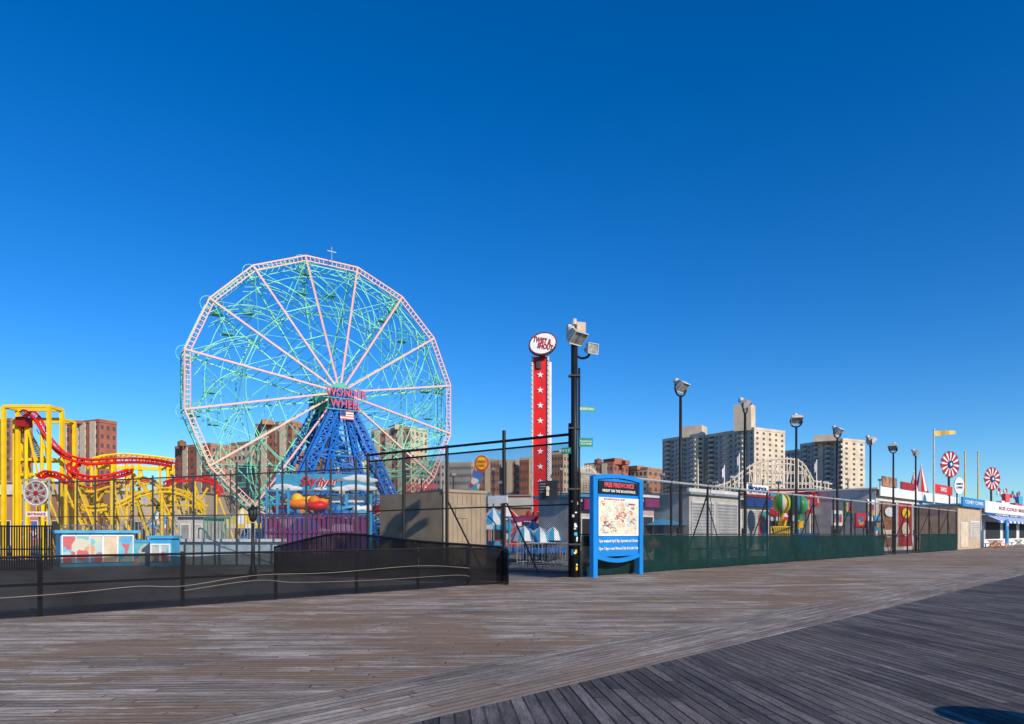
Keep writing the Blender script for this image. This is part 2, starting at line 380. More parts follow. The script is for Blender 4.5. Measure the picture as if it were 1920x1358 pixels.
building('apartment_building','narrow brick block between the oval yellow sign and the red tower',945,966,974,866,335,20,9,5,1,brick2,tanb,strip=(.5,))
building('apartment_building','small brick block immediately left of the red tower ride',974,992,1002,862,330,20,9,4,1,brick,tanb)
building('apartment_building','brick block immediately right of the red tower ride',1034,1056,1068,852,300,30,10,4,2,brick2,tanb,tank=[(1046,4,2,'h')])
building('apartment_building','small grey block between the black corner pole and the map sign',1064,1086,1100,880,350,30,8,4,2,greyb,tanb)
building('apartment_building','low brown block behind the top of the blue map sign',1096,1150,1178,870,330,35,8,8,4,brick2,brick,tank=[(1122,4,2,'tank'),(1150,6,3,'h'),(1166,3,2,'h')],strip=(.3,.7))
building('apartment_building','low tan block between the map sign and the big apartment tower',1176,1214,1244,880,340,40,8,5,3,tanb,brick2,tank=[(1190,6,2,'h')])
building('apartment_building','tall grey apartment tower with balconies, leftmost of the right hand towers',1242,1306,1334,818,300,58,20,8,2,greyb,lconc,balL=True,tank=[(1302,9,5,'h')],strip=(.98,),stripm=lconc)
building('apartment_building','widest apartment tower with a tall tan rooftop block, behind the second floodlight',1322,1414,1472,806,280,58,19,10,5,greyb,lconc,balL=True,tank=[(1396,7,11,'h')],strip=(.45,.8),stripm=lconc,ww=.3)
building('apartment_building','lower tan apartment wing between the widest tower and the rightmost tower',1466,1500,1532,846,360,60,16,4,3,greyb,lconc,ww=.34)
building('apartment_building','apartment tower with balconies behind the floodlights right of the widest tower',1500,1580,1622,826,320,62,18,11,3,greyb,lconc,balL=True,tank=[(1548,10,3,'h')],strip=(.5,),stripm=lconc,ww=.3)
# ---------------------------------------------------------------- shops
def shop(name,label,cat,p0,p1,z1,depth,wm,rm=None,fascia=None,opens=(),group=None,z0=0,over=.25,rib=0,tw=.82,th=.6):
    p0=Vector(p0[:2]);p1=Vector(p1[:2]);u=(p1-p0);l=u.length;u/=l;n=Vector((u.y,-u.x))
    t=thing(name,label,cat,V3((p0+p1)/2,0),group)
    mb=MB().slab(p0,p1,z0-.05,z1,depth)
    mb.build('wall',wm,t)
    if rib:
        rb=MB();k=int(l/rib)
        for i in range(k+1):
            q=p0+u*(i*l/max(1,k));rb.slab(q-u*.03,q+u*.03,z0,z1-.02,.03,0,-.035)
        rb.build('siding_rib',wm,t)
    MB().slab(p0-u*over,p1+u*over,z1+.003,z1+.15,depth+2*over,0,-over).build('roof',rm or wm,t)
    if fascia:
        fm,fz0,fz1,s,tm=fascia
        fo=MB().slab(p0,p1,fz0,fz1,.12,0,-over-.15).build('fascia_sign',fm,t)
        if s: text(s,V3((p0+p1)/2+n*(over+.16),(fz0+fz1)/2),l*tw,(fz1-fz0)*th,u,tm,fo,depth=.03)
    for (a,b,c,d,m,nm) in opens:
        q0=p0+u*l*a;q1=p0+u*l*b
        o=MB().slab(q0,q1,c,d,.05,0,-.055).build(nm,m,t)
        fr=MB()
        for (x,y,e,f) in((q0-u*.05,q0,c,d),(q1,q1+u*.05,c,d),(q0-u*.05,q1+u*.05,d,d+.08)): fr.slab(x,y,e,f,.08,0,-.085)
        fr.build('frame',white,o)
        if nm=='shutter':
            s_=MB();z=c+.1
            while z<d-.05: s_.slab(q0,q1,z,z+.05,.03,0,-.088);z+=.2
            s_.build('slat',grey,o)
    return t
def fr(px0,px1,Y,Yb=None): return (Vector((PX(px0,Y),Y)),Vector((PX(px1,Yb or Y),Yb or Y)))
a,b=fr(380,560,120);shop('arcade_building','low brick arcade hall behind the mint wheel at its left foot','building',a,b,PZ(935,120),15,brick2,dgrey,(cream,PZ(950,120),PZ(938,120),None,None),[(.1,.3,0,4,shade,'doorway'),(.4,.7,0,4,mural_sea,'panel')])
a,b=fr(560,745,135);shop('arcade_building','dark arcade hall under the blue legs of the wheel','building',a,b,PZ(940,135),15,dred,dgrey,None,[(.1,.3,0,4,shade,'doorway'),(.5,.8,0,4,mural_gaudy,'panel')])
a,b=fr(738,835,115);t=shop('arcade_building','arcade hall with red rooftop letters right of the wheel','building',a,b,PZ(925,115),15,cream,dred,None,[(.1,.4,0,5,shade,'doorway'),(.5,.9,0,5,mural_sea,'panel')])
text('WONDER',V3((a+b)/2,PZ(914,115)),PX(815,115)-PX(746,115),PZ(906,115)-PZ(921,115),(1,0),lred,t,depth=.3)
mb=MB()
for k in range(8): q=a.lerp(b,(k+.5)/8);mb.bar(V3(q+Vector((0,.4)),PZ(925,115)),V3(q+Vector((0,.4)),PZ(908,115)),.1)
mb.build('letter_frame',dgrey,t)
for (x0,x1,top,Y,m,lab) in((835,915,925,100,lblue,'pale blue arcade hall left of the red tower behind the tan shed'),(915,1000,930,95,brick2,'brown game hall just left of the red tower foot'),(1030,1110,925,105,brick2,'brown game hall right of the red tower foot'),(1105,1215,935,90,tanb,'tan game hall behind the blue map sign'),(1200,1300,935,80,dred,'dark red game hall behind the first floodlight pole'),(1290,1400,925,95,brick2,'long brown hall rising behind the white shuttered booth'),(1400,1530,918,100,dred,'dark red hall behind the hot air balloon ride'),(1530,1660,922,108,brick2,'brown hall behind the food stalls at the right'),(220,385,925,95,tanb,'tan game hall behind the yellow coaster'),(-40,130,905,90,brick2,'brown hall behind the yellow coaster tower')):
    a,b=fr(x0,x1,Y);shop('game_hall',lab,'building',a,b,PZ(top,Y),12,m,grey,(offw,PZ(top,Y)-1.6,PZ(top,Y)-.3,None,None),[(.08,.35,0,3.2,shade,'doorway'),(.42,.65,.8,3.2,mural_gaudy,'panel'),(.72,.93,0,3.2,shade,'doorway')])
def tent(px,Y,w,h,m1,m2,lab):
    x=PX(px,Y);t=thing('fair_tent',lab,'tent',(x,Y,0),'striped fair tents behind the fences')
    mb=MB();k=12
    for i in range(k):
        a0,a1=2*math.pi*i/k,2*math.pi*(i+1)/k
        A=Vector((x+w*math.cos(a0),Y+w*math.sin(a0),h*.62));B=Vector((x+w*math.cos(a1),Y+w*math.sin(a1),h*.62));T=Vector((x,Y,h))
        mb.add([T,A,B],[(0,1,2)],i%2);mb.add([A,B,B-Vector((0,0,.35)),A-Vector((0,0,.35))],[(0,3,2,1)],(i+1)%2)
    mb.build('canopy',[m1,m2],t)
    for i in range(4):
        a=math.pi/4+i*math.pi/2;MB().tube([(x+w*.9*math.cos(a),Y+w*.9*math.sin(a),0),(x+w*.9*math.cos(a),Y+w*.9*math.sin(a),h*.64)],.05).build('leg',grey,t)
    MB().box((x,Y,.5),(w*1.2,w*.8,1.0)).build('counter',m1,t)
for i,(px,Y,w,h,m1,m2,c) in enumerate(((925,52,1.5,3.6,lblue,white,'blue and white tent right of the tan shed'),(948,60,1.6,4.2,red,white,'red and white tent just left of the red tower foot'),(1062,58,1.6,4.0,yellow,red,'yellow and red tent behind the black corner pole'),(1235,62,1.7,4.4,white,lblue,'pale blue and white tent right of the map sign'),(1262,52,1.3,3.4,dred,cream,'dark red and cream tent beside the first floodlight pole'),(1215,48,1.2,3.2,magenta,white,'pink and white tent just right of the map sign'),(300,60,1.6,3.8,lblue,white,'blue and white tent under the red track'),(455,58,1.6,3.8,yellow,white,'yellow and white tent behind the street lamp'),(1448,62,1.8,4.9,red,white,'red and white tent left of the hot air balloons'),(1540,70,2.0,5.4,lblue,white,'blue and white tent behind the red lettered stall'))): tent(px,Y,w,h,m1,m2,c)
poles=[(405,895,62),(432,880,70),(505,870,66),(640,900,55),(705,860,70),(760,880,64),(790,895,70),(850,890,60),(925,880,62),(940,905,50),(1052,880,60),(1215,905,58),(1240,890,62),(1258,905,50),(1300,900,62),(1340,905,66),(1372,895,58),(1430,900,70),(1460,905,60),(1545,905,70),(1590,900,66),(1650,900,80)]
ordn=['first','second','third','fourth','fifth','sixth','seventh','eighth','ninth','tenth','eleventh','twelfth','thirteenth','fourteenth','fifteenth','sixteenth','seventeenth','eighteenth','nineteenth','twentieth','twenty first','twenty second']
for i,(px,py,Y) in enumerate(poles):
    x=PX(px,Y);H=PZ(py,Y)
    t=thing('light_pole','thin park light pole, %s from the left among those behind the fences'%ordn[i],'pole',(x,Y,0),'thin light poles in the park')
    MB().tube([(x,Y,0),(x,Y,H)],.06,6).build('pole',dgrey,t);MB().box((x,Y-.1,H),(.5,.25,.2),i).build('lamp_head',grey,t)
# signboards among the stalls behind the right fence
for (x0,x1,zt,zb,d,m,lab) in((1232,1262,4.3,3.5,-26,red,'red signboard on posts beside the first floodlight post'),(1268,1290,3.9,3.1,-25,yellow,'yellow signboard on posts just left of the white shuttered booth'),(1445,1458,4.8,3.6,-24,lblue,'small blue signboard left of the hot air balloons'),(1512,1526,4.6,3.2,-22,dred,'dark red signboard right of the hot air balloons'),(1560,1580,3.4,2.2,-20,white,'white signboard low behind the fence under the red lettered stall'),(1584,1600,4.4,3.0,-20,dgreen,'dark green signboard between the two red stalls'),(1604,1624,3.2,2.0,-19,red,'low red signboard left of the food mural'),(1626,1640,4.4,2.6,-19,white,'tall white signboard at the left end of the food mural'),(1640,1652,3.0,1.8,-18.2,lblue,'low blue signboard before the food mural')):
    a,b=LP(x0,d),LP(x1,d);t=thing('signboard',lab,'sign',V3((a+b)/2,0),'signboards behind the long fence');bd=MB().slab(a,b,zb,zt,.08).build('board',m,t)
    MB().slab(a.lerp(b,.12),a.lerp(b,.88),zb+(zt-zb)*.22,zb+(zt-zb)*.78,.02,0,-.03).build('picture',mural_gaudy,bd)
    for f in(.1,.9): MB().tube([V3(a.lerp(b,f)-RD*.12,0),V3(a.lerp(b,f)-RD*.12,zt)],.05).build('post',dgrey,t)
# ---------------------------------------------------------------- wheel
WC=P(623,743,107.5);U=Vector((.828,.56,0)).normalized();NW=U.cross(Vector((0,0,1)));Z=Vector((0,0,1));WR=21.6
wh=thing('ferris_wheel','giant mint green and salmon pink ferris wheel on blue lattice legs','ferris wheel',(WC.x,WC.y,0))
def wp(r,ang,n=0): return WC+U*(r*math.cos(ang))+Z*(r*math.sin(ang))+NW*n
A0=math.radians(11.25);ST=math.radians(22.5)
mb=MB()
for k in range(16):
    a0=A0+k*ST;a1=a0+ST
    mb.bar(wp(WR,a0),wp(WR,a1),.19);mb.bar(wp(WR-.75,a0),wp(WR-.75,a1),.13)
    for j in range(12):
        f=j/12;mb.bar(wp(WR,a0).lerp(wp(WR,a1),f),wp(WR-.75,a0).lerp(wp(WR-.75,a1),f),.1)
mb.build('rim',pink,wh)
BK=-3.2
mb=MB()
for k in range(16):
    a0=A0+k*ST;a1=a0+ST
    mb.bar(wp(WR,a0,BK),wp(WR,a1,BK),.18);mb.bar(wp(WR-.9,a0,BK),wp(WR-.9,a1,BK),.12)
    for j in range(8):
        f=j/8;mb.bar(wp(WR,a0,BK).lerp(wp(WR,a1,BK),f),wp(WR-.9,a0,BK).lerp(wp(WR-.9,a1,BK),f+.12),.07)
mb.build('back_rim',teal,wh)
for k in range(16):
    a0=A0+k*ST
    MB().bar(wp(WR,a0),wp(1.2,a0,3.3),.25).build('spoke',pink,wh)
    mb=MB().bar(wp(WR,a0,BK),wp(1.2,a0,-5),.2)
    mb.bar(wp(WR,a0,0),wp(WR,a0,BK),.14)
    n=12;prev=None
    for j in range(n+1):
        f=.06+.94*j/n;p=wp(WR*f,a0,3.3*(1-f)-.1);q=wp(WR*f,a0,BK*f-5*(1-f))
        if j>0 and j<n: mb.bar(p,q,.065)
        if prev: mb.bar(prev,q if j%2 else p,.065)
        prev=p if j%2 else q
    mb.build('back_spoke',teal,wh)
for k in range(16):
    a0=A0+k*ST;a1=a0+ST;am=a0+ST/2
    mb=MB()
    for n_,r_ in((.0,.075),(BK,.07)):
        o1=lambda f:(n_+(3.3*(1-f) if n_==0 else -1.8*(1-f)))
        for f in(.42,.64): mb.bar(wp(WR*f,a0,o1(f)),wp(WR*f,a1,o1(f)),.13)
        mb.bar(wp(WR*.64,a0,o1(.64)),wp(WR-.5,a1,o1(1)),r_);mb.bar(wp(WR*.64,a1,o1(.64)),wp(WR-.5,a0,o1(1)),r_)
        mb.bar(wp(WR*.42,a0,o1(.42)),wp(WR*.64,a1,o1(.64)),r_);mb.bar(wp(WR*.2,a0,o1(.2)),wp(WR*.42,a1,o1(.42)),r_)
    mb.bar(wp(WR,a0,0),wp(WR,a1,BK),.08);mb.bar(wp(WR,a1,0),wp(WR,a0,BK),.08)
    mb.bar(wp(WR*.64,a0,1.2),wp(WR*.64,a1,BK-.6),.08)
    mb.build('brace',teal2 if k%2 else teal,wh)
    m2=MB()
    for n_ in(-.5,BK+.4):
        for rr0,w_ in((.62,.08),(.55,.06)):
            m2.tube([wp(WR*(rr0+.36*j/10),a0+ST*(.1+1.25*(j/10)**1.6),n_) for j in range(11)],w_,5)
    m2.build('swing_rail',teal,wh)
for rr,nn in((.86,-.5),(.6,-.3),(.74,BK+.2)):
    MB().tube([wp(WR*rr,2*math.pi*j/64,nn) for j in range(64)],.07,5,closed=True).build('inner_ring',teal,wh)
mb=MB().tube([wp(0,0,-5.8),wp(0,0,4.6)],.9,16).tube([wp(0,0,3.1),wp(0,0,3.6)],1.5,16).tube([wp(0,0,-5.3),wp(0,0,-4.8)],1.5,16);mb.build('hub',teal2,wh,True)
def gond(c):
    mb=MB();w,h=1.4,1.8
    for sx in(-1,1):
        for sy in(-1,1): mb.bar(c+U*sx*w/2+NW*sy*w/2-Z*h/2,c+U*sx*w/2+NW*sy*w/2+Z*h/2,.06)
    for z in(-h/2,-h/2+.65,h/2):
        for s_ in(-1,1):
            mb.bar(c+U*w/2+NW*s_*w/2+Z*z,c-U*w/2+NW*s_*w/2+Z*z,.06);mb.bar(c+NW*w/2+U*s_*w/2+Z*z,c-NW*w/2+U*s_*w/2+Z*z,.06)
    for i in range(1,5):
        f=-w/2+w*i/5
        for s_ in(-1,1): mb.bar(c+U*f+NW*s_*w/2-Z*h/2,c+U*f+NW*s_*w/2-Z*(h/2-.65),.04)
    mb.ob(c-Z*(h/2),U*w/2,NW*w/2,Z*.03)
    mb.tube([c+U*w*.5*math.cos(t)+Z*(h/2+.5*math.sin(t)) for t in[math.pi*i/8 for i in range(9)]],.05,5)
    return mb
g0=None
for k in range(24):
    if k%3==0: a_=A0+(k//3)*2*ST;c=wp(WR-1.6,a_,BK/2)
    else: a_=A0+ST*(.8+k*2/3);c=wp(WR*(.82 if math.sin(a_)>-.3 else .88),a_,BK/2)-Z*.6
    if g0 is None: g0=gond(c).build('gondola',teal2,wh);c0=c
    else: o=g0.copy();col.objects.link(o);o.location=g0.location+(c-c0)
for k in range(16):
    a_=A0+k*ST
    if math.sin(a_)<-.6: continue
    c=wp(WR-.3,a_,BK*.7);MB().tube([c+U*1.15*math.cos(2*math.pi*j/18)+Z*1.15*math.sin(2*math.pi*j/18) for j in range(18)],.05,5,closed=True).build('gondola_hoop',teal,wh)
c=P(622,478,106);MB().bar(c-Z*1.2,c+Z*1.2,.1).bar(c-U*.7+Z*.5,c+U*.7+Z*.5,.08).build('finial_cross',galv,wh)
HUB=wp(0,0,0)
def lat(p,q,w0,w1,side,m,name,n=16,cw=.34):
    mb=MB()
    for sx in(-1,1):
        for sy in(-1,1): mb.bar(p+side*sx*w0+NW*sy*w0,q+side*sx*w1+NW*sy*w1,cw)
    for j in range(n+1):
        f=j/n;c=p.lerp(q,f);w_=w0+(w1-w0)*f
        for sy in(-1,1):
            a_=c-side*w_+NW*sy*w_;b_=c+side*w_+NW*sy*w_;mb.bar(a_,b_,.18)
            if j<n:
                c2=p.lerp(q,(j+1)/n);w2=w0+(w1-w0)*(j+1)/n;mb.bar(a_,c2+side*w2+NW*sy*w2,.15);mb.bar(b_,c2-side*w2+NW*sy*w2,.15)
        mb.bar(c-side*w_+NW*w_,c-side*w_-NW*w_,.15);mb.bar(c+side*w_+NW*w_,c+side*w_-NW*w_,.15)
    return mb.build(name,m,wh)
for nn in(4.6,-6.2):
    ap=HUB+NW*nn-Z*1.0;lo=1.25
    feet=[]
    for s_ in(-1,1):
        ft=Vector((HUB.x,HUB.y,0))+NW*(nn*lo)+U*s_*10.8
        lat(ft,ap+U*s_*.9-Z*.8,1.1,.5,U,blue,'support_leg');feet.append(ft)
        f2=Vector((HUB.x,HUB.y,0))+NW*(nn*lo)+U*s_*4.6
        lat(f2,ap+U*s_*.5-Z*1.2,.5,.3,U,blue,'support_leg',12,.22)
    mb=MB()
    lv=(.0,.15,.3,.45,.6,.74,.86)
    for f in lv[1:]:
        mb.bar(feet[0].lerp(ap,f),feet[1].lerp(ap,f),.3);mb.bar(feet[0].lerp(ap,f)+Z*.8,feet[1].lerp(ap,f)+Z*.8,.18)
    for f0,f1 in zip(lv[:-1],lv[1:]):
        mb.bar(feet[0].lerp(ap,f0),feet[1].lerp(ap,f1),.22);mb.bar(feet[1].lerp(ap,f0),feet[0].lerp(ap,f1),.22)
    mb.build('cross_brace',blue,wh);MB().ob(ap,U*1.6,NW*.5,Z*1.3).build('bearing_block',blue,wh)
cc=HUB+NW*5.6-Z*1.3
MB().bar(cc-U*3.4+Z*1.7,cc+U*3.4+Z*1.7,.1).bar(cc-U*3.4,cc+U*3.4,.1).bar(cc-U*3.0-Z*1.7,cc+U*3.0-Z*1.7,.1).bar(cc-U*2.6-Z*1.7,cc-U*2.6+Z*1.7,.08).bar(cc+U*2.6-Z*1.7,cc+U*2.6+Z*1.7,.08).build('sign_frame',teal2,wh)
text('WONDER',cc+Z*.85+U*.2+NW*.1,6.2,1.2,U,lred,wh,depth=.2,bold=.005)
text('WHEEL',cc-Z*.85+U*.1+NW*.1,4.8,1.2,U,lred,wh,depth=.2,bold=.005)
fc=HUB+NW*5.6-Z*3.8+U*.3
mb=MB()
for i in range(7): mb.ob(fc+Z*(.55-.183*i),U*1.05,NW*.03,Z*.0915,i%2)
mb.ob(fc+Z*.28-U*.6+NW*.04,U*.42,NW*.03,Z*.36,2)
mb.build('flag',[lred,white,dblue],wh)
# ---------------------------------------------------------------- left coaster
ct=thing('roller_coaster','bright yellow steel roller coaster with looping red track at far left','roller coaster',(PX(150,44),44,0))
def frame_box(x0,x1,yt,Ya,Yb,levels,mb,w=.26,diag=True):
    cs=[(PX(x0,Ya),Ya),(PX(x1,Ya),Ya),(PX(x1,Ya),Yb),(PX(x0,Ya),Yb)];zt=PZ(yt,Ya)
    for c in cs: mb.bar(V3(c,0),V3(c,zt),w)
    for y in levels+[yt]:
        z=PZ(y,Ya)
        for i in range(4): mb.bar(V3(cs[i],z),V3(cs[(i+1)%4],z),w*.9)
mb=MB();frame_box(7,92,762,42,43.2,[],mb,.2);mb.build('lift_tower',yellow,ct)
mb=MB();frame_box(28,117,786,44,45.2,[862,890],mb,.18);mb.build('lift_tower',yellow,ct)
for (x0,y0,x1,y1) in((78,862,52,818),):
    mb=MB();Y=44.6;n=12
    p=P(x0,y0,Y);q=P(x1,y1,Y)
    for s_ in(-.4,.4): mb.bar(p+Vector((0,s_,0)),q+Vector((0,s_,0)),.08);mb.bar(p+Vector((0,s_,1)),q+Vector((0,s_,1)),.04)
    for i in range(n): c=p.lerp(q,i/n);mb.box(c,(.25,.8,.05))
    mb.build('stair',gold,ct)
MB().box(P(62,862,44.6),(2.4,1.0,.1)).build('platform',gold,ct)
MB().box(P(45,792,43.2),(.6,.7,.6)).build('lift_motor',dred,ct)
def track(pts,rails,ties,sup,par,sp=4,gw=.24,rr=.07,sr=.11):
    C_=catmull([P(*p) for p in pts],7);side=[]
    for i,p in enumerate(C_):
        t=C_[min(i+1,len(C_)-1)]-C_[max(i-1,0)];t.normalize();s_=t.cross(Z)
        s_= s_.normalized() if s_.length>.1 else Vector((0,1,0));side.append(s_*gw)
    mb=MB()
    for k in(-1,1): mb.tube([p+s_*k for p,s_ in zip(C_,side)],rr,6)
    mb.build('rail',rails,par)
    mb=MB()
    mb.tube([p-Z*.26 for p in C_],sr,6)
    for i in range(0,len(C_)-1,2):
        p,s_=C_[i],side[i];mb.bar(p-s_,p-Z*.26,.05);mb.bar(p+s_,p-Z*.26,.05)
    mb.build('spine',ties,par)
    for i in range(3,len(C_)-1,sp):
        p=C_[i]-Z*.35;mb=MB();mb.tube([V3(p,-.05),p],.1,8)
        mb.bar(V3(p+Vector((1.5,.6,0)),-.05),p-Z*.2,.09)
        mb.build('support_column',sup,par)
    return C_
track([(36,812,44.4),(40,790,44),(45,774,43.6),(56,771,43),(70,785,42.6),(92,822,42.5),(122,850,42.5),(165,862,43),(215,860,44),(265,860,46),(300,864,48),(328,870,50)],red,red,yellow,ct,14)
track([(150,864,43),(135,872,42.4),(140,886,41.5),(170,894,42),(215,888,43),(245,880,44)],red,red,yellow,ct,12)
track([(75,892,41),(90,884,41),(112,890,41),(135,908,42)],red,red,yellow,ct,14)
track([(310,905,48),(340,896,48),(375,894,49),(405,905,50),(412,925,50)],red,red,yellow,ct,9)
track([(165,872,47),(185,857,47),(215,852,48),(250,853,49),(290,857,50),(325,862,51)],yellow,yellow,yellow,ct,10,.3)
track([(130,940,42),(165,950,43),(215,945,44),(260,925,45),(310,915,46),(350,925,47),(385,950,48)],yellow,yellow,yellow,ct,12,.25,.06,.09)
track([(125,905,46),(150,925,46),(190,920,47),(225,900,48),(265,895,49),(300,908,50),(330,930,50),(365,925,50)],yellow,yellow,yellow,ct,11,.25,.06,.1)
track([(128,872,45),(142,905,45),(170,915,45),(205,905,46),(240,905,47),(280,900,48)],red,yellow,yellow,ct,13,.22,.06,.09)
mb=MB()
for (x0,y0,x1,y1,Y) in((120,922,300,922,46),(120,948,390,948,47),(180,880,180,990,46),(215,870,215,990,46),(248,870,248,990,47),(265,905,330,985,47),(330,905,270,985,47),(300,870,300,990,48),(325,872,325,990,49),(350,905,350,985,49),(345,910,395,980,49),(390,915,350,980,49),(150,900,215,985,46),(215,885,160,985,46),(248,885,300,960,47)):
    mb.bar(P(x0,y0,Y),P(x1,y1,Y),.13)
mb.build('cross_brace',yellow,ct)
MB().slab((PX(180,48),48),(PX(322,50),50),PZ(878,48),PZ(871,48),.3).build('box_beam',yellow,ct)
t=thing('entrance_sign','round pale ride sign with red dots above an entrance board by the coaster','sign',V3((PX(68,36),36),0))
c=P(68,925,36)
MB().tube([c,c+Vector((0,.15,0))],.64,28).build('disc',mat('pale_grey',(.30,.27,.28),.6,var=.5,scale=4),t)
MB().tube([c+Vector((.63*math.cos(a),-.03,.63*math.sin(a))) for a in[2*math.pi*i/28 for i in range(28)]],.05,6,closed=True).build('rim_ring',offw,t)
for i in range(8):
    a=2*math.pi*i/8;q=c+Vector((.42*math.cos(a),-.05,.42*math.sin(a)));MB().tube([q,q+Vector((0,.04,0))],.07,12).build('red_bulb',dred,t)
MB().tube([c+Vector((0,-.06,0)),c],.13,14).build('centre_boss',dred,t)
for i in range(8):
    a=2*math.pi*(i+.5)/8;MB().bar(c+Vector((.12*math.cos(a),-.03,.12*math.sin(a))),c+Vector((.6*math.cos(a),-.03,.6*math.sin(a))),.03).build('spoke',offw,t)
MB().tube([P(45,1045,36),P(45,900,36)],.05).tube([P(92,1045,36),P(92,900,36)],.05).bar(P(42,900,36),P(95,900,36),.1).build('frame',grey,t)
bd=MB().box(P(70,964,36),(1.1,.08,.26)).build('board',white,t);text('ENTRANCE',P(70,964,36)+Vector((0,-.05,0)),.95,.13,(1,0),red,bd)
t=thing('picket_fence','low black picket fence at the left edge below the entrance board','fence',V3((PX(50,30),30),0))
mb=MB();x=PX(-20,30)
while x<PX(98,30): mb.bar((x,30,0),(x,30,PZ(985,30)),.04);x+=.11
mb.build('pickets',black,t);MB().bar((PX(-20,30),30,PZ(987,30)),(PX(98,30),30,PZ(987,30)),.06).bar((PX(-20,30),30,PZ(1030,30)),(PX(98,30),30,PZ(1030,30)),.06).build('rail',black,t)
a,b=fr(113,252,33,35);t=shop('ticket_booth','long low wall booth painted with seaside murals under a pale blue roof','booth',a,b,PZ(1000,34),2,lblue,lblue,None,[(.03,.19,.15,1.45,mural_sea,'mural_panel'),(.21,.37,.15,1.45,mural_sea,'mural_panel'),(.39,.55,.15,1.45,mural_sea,'mural_panel'),(.57,.75,.15,1.45,cream,'mural_panel'),(.77,.97,.15,1.45,mural_sea,'mural_panel')])
a,b=fr(252,330,35);shop('low_wall','low deep blue painted wall joining the two seaside booths','wall',a,b,PZ(1018,35),.4,mural_sea,lblue,over=.03)
a,b=fr(281,322,34);t=shop('ticket_booth','small light blue booth right of the mural painted booth','booth',a,b,PZ(1010,34),.8,lblue,lblue,None,[(.1,.45,.2,1.0,mural_sea,'mural_panel'),(.55,.9,.2,1.0,mural_sea,'mural_panel')],over=.1)
a,b=fr(332,520,36);shop('low_wall','long low pale blue wall behind the black street lamp','wall',a,b,PZ(1016,36),.5,mat('pale_blue_wall',(.5,.6,.66),.6,c2=(.35,.47,.56)),white)
a,b=fr(333,382,42);shop('storage_container','white storage cabin between the coaster and the street lamp','cabin',a,b,PZ(970,42),3,offw,grey,None,[(.15,.45,0,2.1,grey,'door'),(.6,.9,0,2.1,offw,'door')])
for (x0,x1,Y,top,m,lab) in((232,330,41,975,grey,'grey crowd fence under the red track') ,(382,432,41,972,green,'short mint green fence right of the white storage cabin'),(432,497,43,965,galv,'steel mesh fence between the street lamp and the purple fence'),(118,235,40,985,galv,'low steel fence behind the mural painted booth')):
    t=thing('metal_fence',lab,'fence',V3((PX(x0,Y),Y),0));mb=MB();x=PX(x0,Y)
    while x<PX(x1,Y): mb.bar((x,Y,0),(x,Y,PZ(top,Y)),.04);x+=.22
    mb.build('pickets',m,t);MB().bar((PX(x0,Y),Y,PZ(top,Y)),(PX(x1,Y),Y,PZ(top,Y)),.07).build('rail',m,t)
t=thing('picket_fence','purple and magenta picket fence left of the tan shed','fence',V3((PX(590,42),42),0))
mb=MB();x=PX(497,42)
while x<PX(688,42): mb.bar((x,42,0),(x,42,PZ(963,42)+.1*math.sin(x*3)),.05);x+=.3
mb.build('pickets',magenta,t);MB().slab((PX(497,42),42),(PX(688,42),42),PZ(1000,42),PZ(996,42),.05,0,.1).slab((PX(497,42),42),(PX(688,42),42),PZ(970,42),PZ(966,42),.05,0,.1).build('rail',purple,t)
MB().slab((PX(497,42),42),(PX(688,42),42),0,PZ(972,42),.06,0,.25).build('patterned_panel',mural_purple,t)
def street_lamp(px,Y,top,lab):
    x=PX(px,Y);H=PZ(top,Y);t=thing('street_lamp',lab,'street lamp',(x,Y,0))
    MB().tube([(x,Y,0),(x,Y,.3),(x,Y,.5),(x,Y,.9),(x,Y,H-.65)],[.15,.14,.08,.06,.05],10).build('post',black,t,True)
    h=MB().tube([(x,Y,H-.62),(x,Y,H-.56),(x,Y,H-.45)],[.05,.11,.13],10).tube([(x,Y,H-.18),(x,Y,H-.1),(x,Y,H)],[.17,.10,.02],10)
    for k in range(6): an=k*math.pi/3;h.bar((x+.13*math.cos(an),Y+.13*math.sin(an),H-.45),(x+.16*math.cos(an),Y+.16*math.sin(an),H-.18),.025)
    h.build('lantern_cage',black,t);MB().tube([(x,Y,H-.44),(x,Y,H-.19)],[.11,.14],10).build('lantern_glass',dgrey,t,True)
street_lamp(474,24,946,'black lantern street lamp rising behind the black screened railing')
Y=60;t=thing('ride_sign','long blue ride sign with clouds and red lettering under the wheel','sign',V3((PX(608,Y),Y),0))
bd=MB().slab((PX(517,Y),Y),(PX(700,Y),Y),PZ(920,Y),PZ(889,Y),.25).build('board',lblue,t)
mb=MB()
for (x,y,r) in((530,912,.5),(548,916,.5),(655,898,.4),(672,896,.6),(690,901,.5),(664,914,.6),(688,916,.5),(600,917,.35),(520,916,.35),(640,917,.5)): mb.ell(P(x,y,Y),r*1.8,.1,r*.45,14,6)
mb.build('painted_cloud',white,t)
text('Sky',P(580,904,Y)+Vector((0,-.15,0)),1.5,1.0,(1,0),red,bd,tilt=.08,shear=.3,bold=.03)
text('flyer',P(616,906,Y)+Vector((0,-.15,0)),1.9,.95,(1,0),white,bd,tilt=.08,shear=.3,bold=.03)
text('flyer',P(615,905,Y)+Vector((0,-.2,0)),1.85,.85,(1,0),red,bd,tilt=.08,shear=.3)
mb=MB()
for x in(522,560,650,695): mb.bar(P(x,1040,Y+.5),P(x,890,Y+.5),.25)
mb.build('post',lblue,t)
